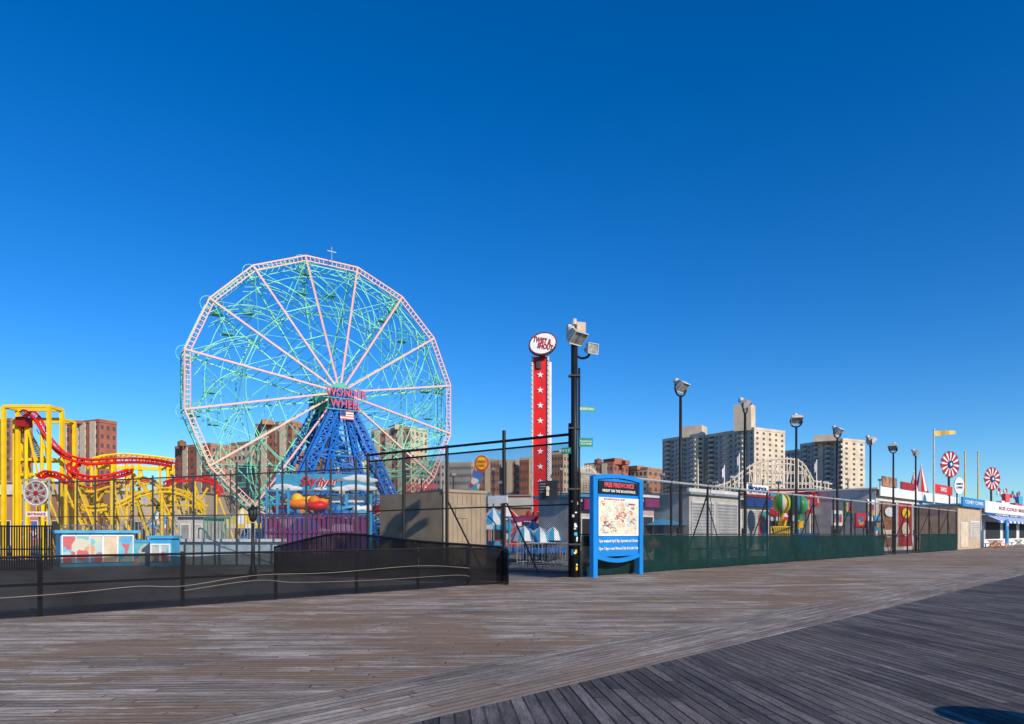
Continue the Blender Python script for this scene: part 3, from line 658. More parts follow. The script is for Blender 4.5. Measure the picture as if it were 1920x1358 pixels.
for (x0,x1,y0,y1,m,nm) in((548,612,928,962,orange,'orange_panel'),(620,696,945,958,blue,'blue_panel'),(622,690,930,942,white,'white_panel')):
    o=MB().slab((PX(x0,Y+1.2),Y+1.2),(PX(x1,Y+1.2),Y+1.2),PZ(y1,Y+1.2),PZ(y0,Y+1.2),.15).build(nm,m,t)
t=thing('flying_ride','orange and blue flying car ride below the long blue sign','fairground ride',V3((PX(600,66),58),0))
for i,(x,y,m,m2,sc_) in enumerate(((560,945,orange,yellow,1.2),(592,948,red,orange,1.1),(640,962,blue,lblue,.9),(672,962,lblue,white,.9),(535,958,blue,red,.9))):
    c=P(x,y,57);mb=MB().ell(c,.95*sc_,.6*sc_,.4*sc_,14,8);mb.ell(c+Vector((-.1,-.1,.35*sc_)),.45*sc_,.4*sc_,.4*sc_,12,6,lambda i,j:1);mb.bar(c+Vector((-1.2*sc_,0,.1)),c+Vector((1.2*sc_,0,.45)),.2,.5,1);mb.build('ride_car',[m,m2],t,True)
    MB().bar(c,P(600,975,58),.2).build('arm',blue,t)
MB().tube([P(600,1040,58),P(600,945,58)],[1.0,.5],12).build('mast',blue,t)
Y=56;mb=MB();t=thing('scaffold_frame','tall light blue scaffold frame beneath the long blue sign','scaffold',V3((PX(540,Y),Y),0))
for x in(500,520,541): mb.bar(P(x,1045,Y),P(x,915,Y),.15)
for y in(920,945,965): mb.bar(P(500,y,Y),P(541,y,Y),.12)
mb.bar(P(500,945,Y),P(541,920,Y),.1);mb.build('frame',lblue,t)
t=thing('spinning_ride','purple and red spinning ride behind the purple picket fence','fairground ride',V3((PX(600,48),48),0))
MB().tube([P(600,1030,48),P(600,1005,48)],3.4,24).build('deck',purple,t)
for i in range(8):
    a=i*math.pi/4;c=P(600,985,48)+Vector((2.6*math.cos(a),2.0*math.sin(a),0));MB().ell(c,.55,.5,.5,12,6,lambda i,j:1 if i<3 else 0).build('ride_car',[dred if i%2 else blue,purple],t,True)
MB().tube([P(600,1010,48),P(600,965,48)],[.6,.3],12).build('mast',magenta,t)
a=Vector((PX(712,36),36));b=Vector((PX(832,33.5),33.5));c=Vector((PX(910,35),35))
t=shop('shed','large tan ribbed shed with a small square vent behind the tall fence','shed',b,c,PZ(924,34),2.4,tan,tan,None,(),rib=.25,over=.08)
MB().slab(a,b,0,PZ(926,35),.6).build('side_wall',mat('tan_shaded',(.36,.29,.21),.7),t)  # darker copy of the siding tan, shade painted into this side
q=b.lerp(c,.4);v=MB().slab(q-(c-b)*.13,q+(c-b)*.13,PZ(971,34),PZ(948,34),.06,0,-.09).build('vent',cream,t)
mb=MB()
for i in range(5): mb.slab(q-(c-b)*.1,q+(c-b)*.1,PZ(968-4*i,34),PZ(967-4*i,34)+.03,.04,0,-.13)
mb.build('louvre',tan,v)
Y=72;t=thing('oval_sign','oval yellow and red sign above a slanted patterned ride post','sign',V3((PX(900,Y),Y),0))
c=P(903,869,Y)
def oval(c,rx,rz,th,u=Vector((1,0,0))):
    return [c+u*rx*math.cos(2*math.pi*i/28)+Z*rz*math.sin(2*math.pi*i/28) for i in range(28)]
n=Vector((0,-1,0))
MB().poly(oval(c,.74,.82,0),.2).build('rim_ring',red,t);bd=MB().poly(oval(c+n*.22,.6,.66,0),.05).build('face',yellow,t)
text("DENO'S",c+n*.3+Z*.15,1.0,.32,(1,0),red,bd);text("PARK",c+n*.3-Z*.28,.8,.28,(1,0),red,bd)
mb=MB();mb.bar(P(897,884,Y+.1),P(885,925,Y+.1),1.1,.3);mb.bar(P(885,925,Y+.1),P(885,1040,Y+.1),.4);mb.build('post',mural_gaudy,t)
# ---------------------------------------------------------------- red tower
Y=60;tw=thing('drop_tower','slim red drop tower with white stars and an oval sign on top','tower ride',V3((PX(1013,Y),Y),0))
x0,x1=PX(997,Y),PX(1029,Y);zt=PZ(669,Y)
MB().box(((x0+x1)/2,Y+.8,zt/2),(x1-x0-.3,1.5,zt)).build('column',red,tw)
for xx in(x0+.05,x1-.05):
    mb=MB().bar((xx,Y-.02,0),(xx,Y-.02,zt),.16);z=.4
    while z<zt: mb.ell((xx,Y-.14,z),.07,.05,.07,6,4,lambda i,j:1);z+=.42
    mb.build('light_strip',[offw,white],tw)
MB().bar((x1+.18,Y+.9,0),(x1+.18,Y+.9,zt-.3),.2,.5).build('guide_rail',white,tw)
for i in range(10):
    z=PZ(703+28.7*i,Y);c=Vector(((x0+x1)/2,Y-.0,z));pts=[]
    for k in range(10):
        r=.30 if k%2==0 else .12;an=math.pi/2+k*math.pi/5;pts.append(c+Vector((r*math.cos(an),0,r*math.sin(an))))
    mb=MB();cc_=c+n*.05
    mb.add([cc_]+[p+n*.04 for p in pts],[(0,1+k,1+(k+1)%10) for k in range(10)])
    mb.build('star',white,tw)
MB().box(((x0+x1)/2-.15,Y+.0,PZ(684,Y)),(.4,.3,.7)).build('machinery',dgrey,tw)
c=P(1017,649,Y)+n*.3
def rot_oval(c,rx,rz,tl,k=32): return [c+Vector((rx*math.cos(2*math.pi*i/k)*math.cos(tl)-rz*math.sin(2*math.pi*i/k)*math.sin(tl),0,rx*math.cos(2*math.pi*i/k)*math.sin(tl)+rz*math.sin(2*math.pi*i/k)*math.cos(tl))) for i in range(k)]
sg=MB().poly(rot_oval(c,1.25,.98,.3),.5).build('sign_panel',dgrey,tw)
MB().poly(rot_oval(c+n*.51,1.13,.85,.3),.04).build('sign_face',white,sg)
mb=MB()
for p in rot_oval(c+n*.55,1.19,.91,.3,26): mb.ell(p,.06,.05,.06,6,4)
mb.build('sign_bulbs',dred,sg)
text('TWIST &',c+n*.58+Z*.24-Vector((.05,0,0)),1.6,.52,(1,0),dred,sg,tilt=-.18,bold=.04);text('SHOUT',c+n*.58-Z*.28+Vector((.22,0,0)),1.35,.48,(1,0),dred,sg,tilt=-.18,bold=.04)
MB().bar(c-Z*1.2+Vector((0,.5,0)),c+Vector((0,.4,0)),.5).build('sign_neck',dred,tw)
mb=MB()
for i in range(5): mb.ell(P(1013+(i-2)*11,966,Y-.6),.22,.2,.4,8,6)
mb.box(P(1013,972,Y-.5),(3.6,.7,.5));mb.build('seat_carriage',dred,tw)
# ---------------------------------------------------------------- tall left fence and pole
FA=Vector((2.25,24.75));FB=Vector((-6.5,31))
tf=thing('chain_link_fence','tall dark chain link fence with double top rails running back from the black pole','fence',V3(FA,0))
def on(px):
    r=(px-960)/F;d=FB-FA;t=(r*FA.y-FA.x)/(d.x-r*d.y);return FA+d*t
for px in(945,838,757,690):
    q=on(px);MB().tube([V3(q,0),V3(q,5.25+(.35 if px==945 else 0))],.07,8).build('post',black,tf)
for z,r in((5.15,.055),(4.85,.04),(2.6,.03),(.12,.03)):
    MB().tube([V3(FA,z+.05),V3(FB,z)],r,6).build('rail',black,tf)
mb=MB()
for px,ox in((838,905),(945,1010)):mb.bar(V3(on(px),3.0),V3(on(ox),.1),.05)
mb.build('strut',black,tf)
link_panel(FB,FA,.05,4.85,CHAIN2,tf)
FC=Vector((PX(95,38),38))
t=thing('chain_link_fence','long galvanised chain link fence across the rides from the coaster to the tan shed','fence',V3(FB,0))
d=FC-FB
for i in range(15):
    q=FB+d*(i+.5)/15
    MB().tube([V3(q,0),V3(q,4.6 if i>5 else 5.1)],.05,6).build('post',dgrey,t)
MB().tube([V3(FB,4.55),V3(FC,4.4)],.035,6).build('rail',dgrey,t);MB().tube([V3(FB,2.5),V3(FC,2.5)],.025,6).build('rail',dgrey,t)
link_panel(FC,FB,.05,4.5,CHAIN,t)
q=on(1028);t=thing('notice_board','dark notice board with a yellow emblem hung on the tall fence by the pole','sign',V3(q,PZ(937,q.y)))
ud=(FA-FB).normalized();nn=Vector((ud.y,-ud.x))
s_=MB().slab(q-ud*.38+nn*.08,q+ud*.45+nn*.08,PZ(938,q.y),PZ(902,q.y),.04).build('panel',dgrey,t)
MB().ell(V3(q+nn*.12+ud*.05,PZ(917,q.y)),.07,.02,.10,10,6).box(V3(q+nn*.12+ud*.05,PZ(926,q.y)),(.10,.02,.16)).build('emblem',cream,s_)
for z in(907,912,917,922): MB().slab(q-ud*.32+nn*.1,q-ud*.08+nn*.1,PZ(z+1.2,q.y),PZ(z,q.y),.02).build('text_line',offw,s_)
q=on(936);t=thing('notice_board','small white notice on the gate left of the dark notice board','sign',V3(q,0))
MB().slab(q-ud*.5+nn*.08,q+ud*.45+nn*.08,PZ(944,q.y),PZ(930,q.y),.03).build('panel',white,t)
px_=Vector((2.26,24.75));tp=thing('floodlight_pole','tallest black pole with stickers, street signs and two floodlights at the fence corner','light pole',V3(px_,0))
MB().tube([V3(px_,0),V3(px_,PZ(640,24.75))],.12,12).build('pole',black,tp,True)
MB().tube([V3(px_+Vector((-.15,.12)),0),V3(px_+Vector((-.15,.12)),5.6)],.06,8).tube([V3(px_+Vector((.18,.05)),0),V3(px_+Vector((.18,.05)),7.6)],.04,8).build('conduit',black,tp,True)
for z in(1.2,3.2,5.4,7.3): MB().box(V3(px_,z),(.42,.28,.06)).build('clamp',dgrey,tp)
pale=mat('pale_housing',(.55,.51,.47),.45)
lampg=mat('lamp_glass',(.32,.32,.30),.12,var=.5,scale=6)
def flood(c,aim,par,s=1.0,m=None):
    aim=aim.normalized();side=aim.cross(Z).normalized();up=side.cross(aim)
    mb=MB();a=c-aim*.2*s
    sh=((-1,-1),(1,-1),(1,1),(-1,1))
    front=[c+aim*.22*s+side*x*.31*s+up*y*.24*s for x,y in sh];mid=[c+side*x*.30*s+up*y*.23*s for x,y in sh];back=[a+side*x*.17*s+up*y*.13*s for x,y in sh]
    fs=[(8,11,10,9)]
    for i in range(4):
        j=(i+1)%4;fs+=[(i,4+i,4+j,j),(4+i,8+i,8+j,4+j)]
    mb.add(front+mid+back,fs)
    mb.ell(a-aim*.1*s,.15*s,.15*s,.15*s,10,6)
    for x,y,X,Y_ in((-1,-1,1,-1),(1,-1,1,1),(1,1,-1,1),(-1,1,-1,-1)): mb.bar(c+aim*.22*s+side*x*.32*s+up*y*.25*s,c+aim*.22*s+side*X*.32*s+up*Y_*.25*s,.04*s)
    o=mb.build('lamp_housing',m or galv,par)
    g=[c+aim*.21*s+side*x*.29*s+up*y*.22*s for x,y in sh]
    MB().add(g,[(0,1,2,3)]).build('lamp_glass',lampg,o)
    return o
zp=PZ(640,24.75)
MB().box(V3(px_+Vector((.2,.2)),zp+.40),(.34,.4,.6),.3).build('ballast_box',mat('beige_box',(.55,.40,.31),.5),tp)
MB().box(V3(px_+Vector((-.14,.12)),zp+.35),(.22,.3,.5),.2).tube([V3(px_,zp+.6),V3(px_,zp+.8)],[.1,.08],8).build('ballast_box',offw,tp)
flood(V3(px_+Vector((.02,-.22)),zp+.16),Vector((.45,-.5,-.75)),tp,1.0,pale)
ar=[V3(px_,zp-.45),V3(px_+Vector((.25,-.02)),zp-.62),V3(px_+Vector((.5,-.03)),zp-.55),V3(px_+Vector((.56,-.03)),zp-.3)]
MB().tube(catmull(ar,5),.045,8).build('arm',black,tp);flood(V3(px_+Vector((.58,-.05)),zp-.3),Vector((.5,-.75,-.1)),tp,.72)
def plate(c,w,h,s,u,par):
    u=Vector(u).normalized();b=MB().ob(c,V3(u*w/2,0),V3(Vector((-u.y,u.x))*.012,0),Z*h/2).build('street_sign',green,par)
    if s: text(s,c+V3(Vector((u.y,-u.x))*.015,0),w*.85,h*.5,u,white,b,depth=.006)
plate(V3(px_+Vector((.47,.1)),PZ(766,24.75)),.62,.18,'BOARDWALK',(.98,.2),tp)
plate(V3(px_+Vector((.42,-.05)),PZ(830,24.75)),.5,.32,'Riegelmann\nBoardwalk',(1,.1),tp)
plate(V3(px_+Vector((-.3,-.1)),PZ(846,24.75)),.36,.22,'W 12 ST',(1,-.5),tp)
random.seed(3)
for k in range(18):
    z=.2+random.random()*2.9;a=random.uniform(-1.2,1.2)-math.pi/2;c=V3(px_+Vector((math.cos(a),math.sin(a)))*.123,z)
    MB().ob(c,Vector((-math.sin(a),math.cos(a),0))*.04,Vector((math.cos(a),math.sin(a),0))*.004,Z*random.uniform(.02,.07)).build('sticker',random.choice([white,offw,yellow,lblue,white]),tp)
# ---------------------------------------------------------------- right fence
DF=-15.85
FS=LP(1086,DF);FE=LP(1793,DF)
tf=thing('chain_link_fence','long chain link fence with dark green screening along the boardwalk edge','fence',V3(FS,0))
Lf=(FE-FS).length;gdir=(FE-FS)/Lf;np_=int(Lf/3.05)
for i in range(np_+1):
    q=FS+gdir*(Lf*i/np_);MB().tube([V3(q,0),V3(q,3.85)],.055,8).build('post',black,tf)
MB().tube([V3(FS,3.8),V3(FE,3.68)],.05,6).build('rail',grey,tf)
MB().tube([V3(FS,1.55),V3(FE,1.5)],.03,6).build('rail',dgrey,tf);MB().tube([V3(FS,.1),V3(FE,.1)],.03,6).build('rail',dgrey,tf)
for i in range(1,np_,2):
    q=FS+gdir*(Lf*i/np_);bk=Vector((-gdir.y,gdir.x));MB().bar(V3(q,3.4),V3(q+bk*1.3,.0),.05).bar(V3(q,3.0),V3(q+gdir*1.6,.2),.035).build('strut',dgrey,tf)
link_panel(FS,FE,.05,3.75,CHAIN2,tf)
nr=RD*.09
link_panel(FS+nr,LP(1657,DF)+nr,.04,lambda t:1.5-.05*t,GSCREEN,tf,'windscreen',120,.07)
link_panel(LP(1724,DF)+nr,FE+nr,.04,1.55,GSCREEN,tf,'windscreen',30,.05)
t0=thing('floodlight_post','floodlight post','light post',(0,0,0),'floodlight posts along the fence')
MB().tube([(0,0,0),(0,0,.4),(0,0,4),(0,0,7.75)],[.11,.09,.075,.06],10).build('pole',black,t0,True)
yk=[Vector((0,0,7.7))+Vector((.32*math.sin(a),0,.34-.34*math.cos(a))) for a in[-2.1+4.2*i/12 for i in range(13)]]
MB().tube(yk,.04,8).build('yoke',black,t0,True)
flood(Vector((0,0,8.2)),Vector((.25,-.7,-.75)),t0,.95,pale)
MB().box((0,.05,1.6),(.22,.2,.5)).build('junction_box',dgrey,t0)
fl=[(1276,.5),(1397,.9),(1493,-.5),(1570,.4),(1632,1.3),(1675,-1.1),(1717,.9)]
labs=['floodlight post nearest to the blue map sign','floodlight post in front of the widest apartment tower','floodlight post above the white timber coaster','fourth floodlight post counting right from the map sign','fifth floodlight post counting right from the map sign','sixth floodlight post counting right from the map sign','farthest floodlight post, just left of the gold flag']
posts=[t0]+[copy_tree(t0) for _ in fl[1:]]
for o,(px,rz),lb in zip(posts,fl,labs):
    q=LP(px,DF-.35);o.location=V3(q,0);o.rotation_euler=(0,0,rz);o['label']=lb
# ---------------------------------------------------------------- map sign
DS=-15.35;m0=LP(1113,DS);m1=LP(1199,DS);ts=thing('map_sign','tall blue framed map sign standing on the boardwalk beside the black pole','sign',V3((m0+m1)/2,0))
u=(m1-m0).normalized();n2=Vector((u.y,-u.x));W=(m1-m0).length;H=3.82
for q in(m0,m1): MB().ob(V3(q,H/2-.1),V3(u*.12,0),V3(n2*.09,0),Z*(H/2-.05)).build('post',signblue,ts)
mb=MB();k=12
for i in range(k):
    f0,f1=i/k,(i+1)/k;z=lambda f:H-.2+.12*math.sin(math.pi*f)
    mb.bar(V3(m0.lerp(m1,f0),z(f0)),V3(m0.lerp(m1,f1),z(f1)),.2,.16)
mb.build('top_rail',signblue,ts)
mb=MB()
for i in range(k):
    f0,f1=i/k,(i+1)/k;z=lambda f:.78-.2*math.sin(math.pi*f)
    mb.bar(V3(m0.lerp(m1,f0),z(f0)),V3(m0.lerp(m1,f1),z(f1)),.16,.16)
mb.build('bottom_rail',signblue,ts)
pn=MB().slab(m0+u*.13,m1-u*.13,.74,3.62,.06,0,-.03).build('back_panel',signblue,ts)
def sub(f0,f1,z0,z1,m,name,off=-.06,par=ts): return MB().slab(m0+u*W*f0,m0+u*W*f1,z0,z1,.03,0,off).build(name,m,par)
h=sub(.07,.94,3.06,3.52,black,'header_panel',-.075);uc=m0+u*W*.505+n2*.08
text('FREE FIREWORKS!',V3(uc,3.39),W*.64,.18,u,lred,h,depth=.01,bold=.03);text('NIGHT ON THE BOARDWALK',V3(uc,3.17),W*.72,.10,u,white,h,depth=.01)
mp=sub(.07,.94,1.50,2.92,white,'map_panel',-.075)
sub(.09,.92,1.56,2.80,mural_map,'map_print',-.082,mp)
text('BOARDWALK MAP',V3(m0+u*W*.4+n2*.09,2.86),W*.45,.06,u,lred,mp,depth=.004)
random.seed(11)
for k in range(26):
    mm=[lred,dred,lblue,orange,green,dblue,brick2,grey,dgrey][k%9]
    mb=MB();x=random.uniform(.14,.84);z=random.uniform(1.66,2.7);pts=[]
    for j in range(4): pts.append(V3(m0+u*W*min(.89,max(.12,x))+n2*.09,min(2.74,max(1.62,z))));x+=random.uniform(-.06,.07);z+=random.uniform(-.09,.09)
    mb.tube(pts,.012,4)
    if k%3==0: mb.ob(pts[0],V3(u*.06,0),V3(n2*.004,0),Z*.04)
    mb.build('map_drawing',mm,mp)
text('PARKING',V3(m0+u*W*.78+n2*.09,2.70),W*.16,.06,u,dred,mp,depth=.004)
tx=V3(m0+u*W*.51+n2*.05,1.27)
text('Open weekends April, May, September and October',tx+Z*.03,W*.86,.15,u,white,pn,depth=.01,shear=.3)
text('Open 7 days a week Memorial Day thru Labor Day',tx-Z*.25,W*.86,.15,u,white,pn,depth=.01,shear=.3)
# ---------------------------------------------------------------- black screened railing
DR=-15.6;r0=LP(-120,DR);r1=LP(880,DR)
tr=thing('screened_railing','long low railing wrapped in black mesh screening across the left foreground','railing',V3((r0+r1)/2,0))
for px in(-60,77,345,520,672,787,880):
    q=LP(px,DR);MB().tube([V3(q-RD*.09,0),V3(q-RD*.09,1.2)],.045,8).build('post',black,tr)
for z in(1.15,.62): MB().tube([V3(r0-RD*.07,z),V3(r1-RD*.07,z)],.03,6).build('rail',black,tr)
ln=(r1-r0).length
def tz(t):
    return 1.15-.05*abs(math.sin(t*ln/3.1*math.pi))+.012*math.sin(t*ln*4)
link_panel(r0,r1,.02,tz,SCREEN,tr,'mesh_screen',200,.06)
cpts=catmull([V3(r1,1.14),V3(LP(915,DR+.12),1.12),V3(LP(940,DR+.1),1.06),V3((PX(952,21.0),21.0),1.0),V3((PX(953,21.8),21.8),1.04),V3((PX(940,22.4),22.4),1.12)],5)
curve_panel(cpts,SCREEN,tr)
MB().tube(cpts,.025,6).build('rail',black,tr);c1=cpts[-1].xy
MB().tube(catmull([V3(LP(px,DR+.12),z) for px,z in((-110,.40),(60,.42),(160,.45),(260,.5),(345,.46),(480,.62),(620,.6),(787,.68),(880,.55))],8),.006,5).build('rope',rope_m,tr)
MB().tube(catmull([V3(LP(px,DR+.12),z) for px,z in((345,.36),(480,.5),(560,.40),(700,.35),(850,.36),(880,.3))],8),.005,5).build('rope',rope_m,tr)
t2=thing('screened_railing','black mesh railing rising behind the foreground railing near the tan shed','railing',V3(c1,0))
pl=catmull([V3((PX(x,Y_),Y_),z) for x,Y_,z in((940,22.5,1.12),(880,22.8,1.18),(780,23.7,1.30),(700,25,1.47),(630,26,1.54),(570,27,1.3),(515,27.5,1.0))],4)
curve_panel(pl,SCREEN,t2)
MB().tube([p+Z*.03 for p in pl],.045,6).build('rail',black,t2)
for i in range(0,len(pl),4): MB().tube([V3(pl[i],0),pl[i]+Z*.05],.04,6).build('post',black,t2)
def barrier(x,y,rz):
    mb=MB();c=Vector((math.cos(rz),math.sin(rz),0));o=Vector((x,y,0))
    mb.tube([o-c*1.1+Z*.1,o-c*1.1+Z*1.05,o-c*.95+Z*1.12,o+c*.95+Z*1.12,o+c*1.1+Z*1.05,o+c*1.1+Z*.1],.022,6);mb.bar(o-c*1.1+Z*.2,o+c*1.1+Z*.2,.03)
    for i in range(1,14): q=o-c*1.1+c*2.2*i/14;mb.bar(q+Z*.2,q+Z*1.1,.018)
    for s_ in(-.8,.8): mb.bar(o+c*s_+Vector((-c.y,c.x,0))*.3,o+c*s_-Vector((-c.y,c.x,0))*.3,.04);mb.bar(o+c*s_,o+c*s_+Z*.2,.03)
    return mb
for i,(px,Y,rz) in enumerate(((985,31,.1),(1035,30.5,-.1),(1010,34,.2),(1060,33,0))):
    t=thing('crowd_barrier',['steel crowd barrier behind the gate, front left','steel crowd barrier behind the gate, front right beside the pole','steel crowd barrier behind the gate, rear left','steel crowd barrier behind the gate, rear right'][i],'barrier',(PX(px,Y),Y,0),'crowd barriers behind the gate')
    barrier(PX(px,Y),Y,rz).build('frame',galv,t)
t=thing('spinning_ride','blue and white fairground ride with pointed canopies behind the gate','fairground ride',V3((PX(1008,40),40),0))
for i,(x,y,s_) in enumerate(((983,1000,1.0),(1012,1004,1.1),(1038,1000,.9),(1000,990,.9),(1028,988,.9))):
    c=P(x,y,39+(i>2)*2);mb=MB();
    for k in range(12):
        a0,a1=k*math.pi/6,(k+1)*math.pi/6
        mb.add([c+Z*.45*s_,c+Vector((.5*math.cos(a0),.5*math.sin(a0),.15))*s_,c+Vector((.5*math.cos(a1),.5*math.sin(a1),.15))*s_,c+Vector((.75*math.cos(a1),.75*math.sin(a1),-.45))*s_,c+Vector((.75*math.cos(a0),.75*math.sin(a0),-.45))*s_],[(0,1,2),(1,4,3,2)],k%2)
    mb.build('canopy',[lblue,white],t);MB().tube([V3(c,0),c],.1).build('post',blue,t)
MB().tube([P(1008,1035,40),P(1008,1026,40)],2.4,20).build('deck',blue,t)
MB().tube([P(1008,1035,42),P(1008,985,42)],[.4,.25],10).build('mast',dred,t)
t=thing('octopus_ride','low dark red and purple ride arms spread around the foot of the red tower','fairground ride',V3((PX(1000,52),52),0))
for i in range(9):
    a=i*2*math.pi/9;c=P(1005,978,52);q=c+Vector((4.4*math.cos(a),3*math.sin(a),.35*math.sin(i*2)));MB().bar(c+Z*.3,q,.16).build('arm',dred if i%2 else purple,t)
    MB().ell(q-Z*.3,.5,.5,.4,10,6).build('ride_car',[lblue,red,purple][i%3],t,True)
MB().tube([P(1005,1035,52),P(1005,970,52)],[.9,.3],12).build('mast',dred,t)
t=thing('bollard_post','slim blue post between the tan shed and the gate','post',V3((PX(955,31),31),0));MB().tube([P(955,1060,31),P(955,975,31)],.05).ell(P(955,973,31),.09,.09,.09,8,6).build('pole',lblue,t)
# ---------------------------------------------------------------- behind right fence
a,b=LP(1292,-22),LP(1384,-22)
sh_=mat('shutter_grey',(.48,.49,.50),.5)
t=shop('game_booth','white booth with closed roller shutters behind the fence, right of the first floodlight','booth',a,b,4.0,3.5,offw,grey,None,[(.04,.46,.1,3.5,sh_,'shutter'),(.54,.96,.1,3.5,sh_,'shutter')])
MB().slab(a,b,4.16,4.4,.15).build('cornice',white,t)
a,b=LP(1388,-22.5),LP(1442,-22.5)
t=shop('game_booth','pale booth with a white roof sign beside the second floodlight','booth',a,b,4.2,3.5,white,dred,(dblue,3.5,4.1,None,None),[(.06,.5,.9,3.2,sh_,'shutter'),(.56,.94,.9,3.2,mural_gaudy,'game_panel')])
q=LP(1420,-22.4);s_=MB().slab(LP(1398,-22.4),LP(1441,-22.4),4.4,5.1,.1).build('roof_sign',white,t);text('WONDER',V3(q+RD*.03,4.75),3.0,.42,G,dblue,s_,depth=.02)
a,b=LP(1085,-24),LP(1112,-24);s=shop('game_booth','pink and white ticket booth left of the map sign','booth',a,b,3.6,3,offw,lblue,(magenta,2.9,3.5,None,None),[(.15,.85,.9,2.4,shade,'counter_opening')])
a,b=LP(1200,-24),LP(1226,-24);s=shop('game_booth','pale pink booth with a magenta band just right of the map sign','booth',a,b,3.8,3,mat('pale_pink',(.62,.45,.45),.6),white,(magenta,3.2,3.7,None,None),[(.15,.85,.9,2.6,shade,'counter_opening')])
t=thing('kiddie_ride','low blue canopy ride with coloured cars left of the white shuttered booth','fairground ride',V3(LP(1240,-24),0))
q=LP(1240,-24);MB().tube([V3(q,2.1),V3(q,2.5)],[1.9,.15],16).build('canopy',lblue,t);MB().tube([V3(q,0),V3(q,2.2)],.15).build('mast',blue,t)
for i in range(6):
    a=i*math.pi/3;c=V3(q,.9)+Vector((1.5*math.cos(a),1.5*math.sin(a),0));MB().ell(c,.45,.3,.28,10,6).ell(c+Z*.2,.2,.2,.2,8,5).build('ride_car',[red,yellow,blue,green,orange,purple][i],t,True)
t=thing('balloon_ride','hot air balloon ride with striped yellow, green and blue balloons','fairground ride',V3((PX(1480,56),56),0))
for (x,y,r,ms) in((1466,944,17,[yellow,bgreen,white]),(1498,947,16,[bgreen,lblue,dgreen])):
    Y=47 if r==17 else 48;c=P(x,y,Y);rr=r/F*Y
    bl=MB();bl.ell(c,rr,rr,rr*1.15,20,12,lambda i,j:(0,0,1,1,2)[j%5])
    bo=bl.build('balloon',ms,t,True)
    MB().tube([c-Z*rr*1.1,c-Z*rr*1.75],[rr*.35,.1],8).build('balloon_neck',ms[0],bo)
    MB().tube([c-Z*rr*2.5,c-Z*rr*1.9],[rr*.4,rr*.55],10).tube([c-Z*rr*2.7,c-Z*rr*2.5],rr*.6,10).build('basket',yellow,bo)
MB().tube([P(1482,1035,56),P(1482,1000,56)],2.2,18).build('deck',dblue,t);MB().tube([P(1482,1010,56),P(1482,930,56)],.2).build('mast',dgrey,t)
mb=MB()
for i in range(12):
    x=1446+i*3.4;mb.bar(P(x,1035,46),P(x,988,46),.05)
mb.bar(P(1445,988,46),P(1486,988,46),.08).bar(P(1445,998,46),P(1486,998,46),.08);mb.build('guard_rail',yellow,t)
def LS(px0,px1,d): return LP(px0,d),LP(px1,d)
a,b=LS(1518,1584,-26);shop('food_stall','red and white food stall with large white lettering behind the fence','food stall',a,b,5.4,5,offw,dred,(red,4.3,5.3,'FAMIGLIA',white),[(.05,.45,.9,3.4,shade,'counter_opening'),(.55,.95,.9,3.4,mural_gaudy,'menu_board')])
a,b=LS(1455,1516,-27);shop('food_stall','dark stall with a red roof behind the hot air balloon ride','food stall',a,b,4.6,5,dgrey,dred,(dred,3.9,4.5,None,None),[(.1,.5,.9,3.2,shade,'counter_opening'),(.55,.9,.9,3.2,mural_sea,'menu_board')])
a,b=LS(1588,1642,-24);shop('food_stall','dark red stall with a small roof sign left of the food mural','food stall',a,b,5.0,5,dred,dgrey,(red,4.3,5.1,'SMALL',white),[(.05,.45,.9,3.4,shade,'counter_opening'),(.55,.95,.9,3.4,mural_gaudy,'menu_board')])
a,b=LS(1642,1790,-20.5)
mb_food=mat('mural_brown',(.36,.17,.09),.5,var=.7,scale=.9)
t=shop('snack_building','snack building covered with large food pictures behind the far end of the fence','building',a,b,5.6,6,offw,white,(white,5.0,5.9,None,None),[(.02,.20,.3,4.6,mb_food,'picture_panel'),(.22,.38,.3,4.6,dred,'picture_panel'),(.40,.56,.3,4.6,dgrey,'picture_panel'),(.58,.76,.3,4.6,mb_food,'picture_panel'),(.78,.97,.3,4.6,dred,'picture_panel')])
for i,(f,z,rx,rz_,m) in enumerate(((.11,1.8,1.6,.6,cream),(.11,2.2,1.5,.3,rust),(.12,3.6,1.5,.45,white),(.30,2.0,1.3,.7,cream),(.30,3.6,1.3,.5,yellow),(.48,1.6,1.3,.5,white),(.48,2.9,1.1,.9,orange),(.67,2.0,1.6,.7,cream),(.67,3.6,1.5,.35,dred),(.87,2.5,1.6,.3,cream),(.88,3.7,1.5,.5,white))):
    q=V3(a.lerp(b,f)+RD*(.14+.02*(i%3)),z);MB().poly([q+V3(G,0)*rx*math.cos(2*math.pi*k/20)+Z*rz_*math.sin(2*math.pi*k/20) for k in range(20)],.012).build('picture_shape',m,t)
s_=MB().slab(LP(1752,-20),LP(1786,-20),6.0,7.0,.1).build('roof_sign',red,t);text('SHAKES',V3(LP(1769,-19.95),6.5),2.6,.5,G,white,s_,depth=.02)
s_=MB().slab(LP(1690,-20),LP(1715,-20),5.9,6.6,.1).build('roof_sign',dred,t)
s_=MB().slab(LP(1655,-20),LP(1682,-20),5.9,6.8,.1).build('roof_sign',mb_food,t)
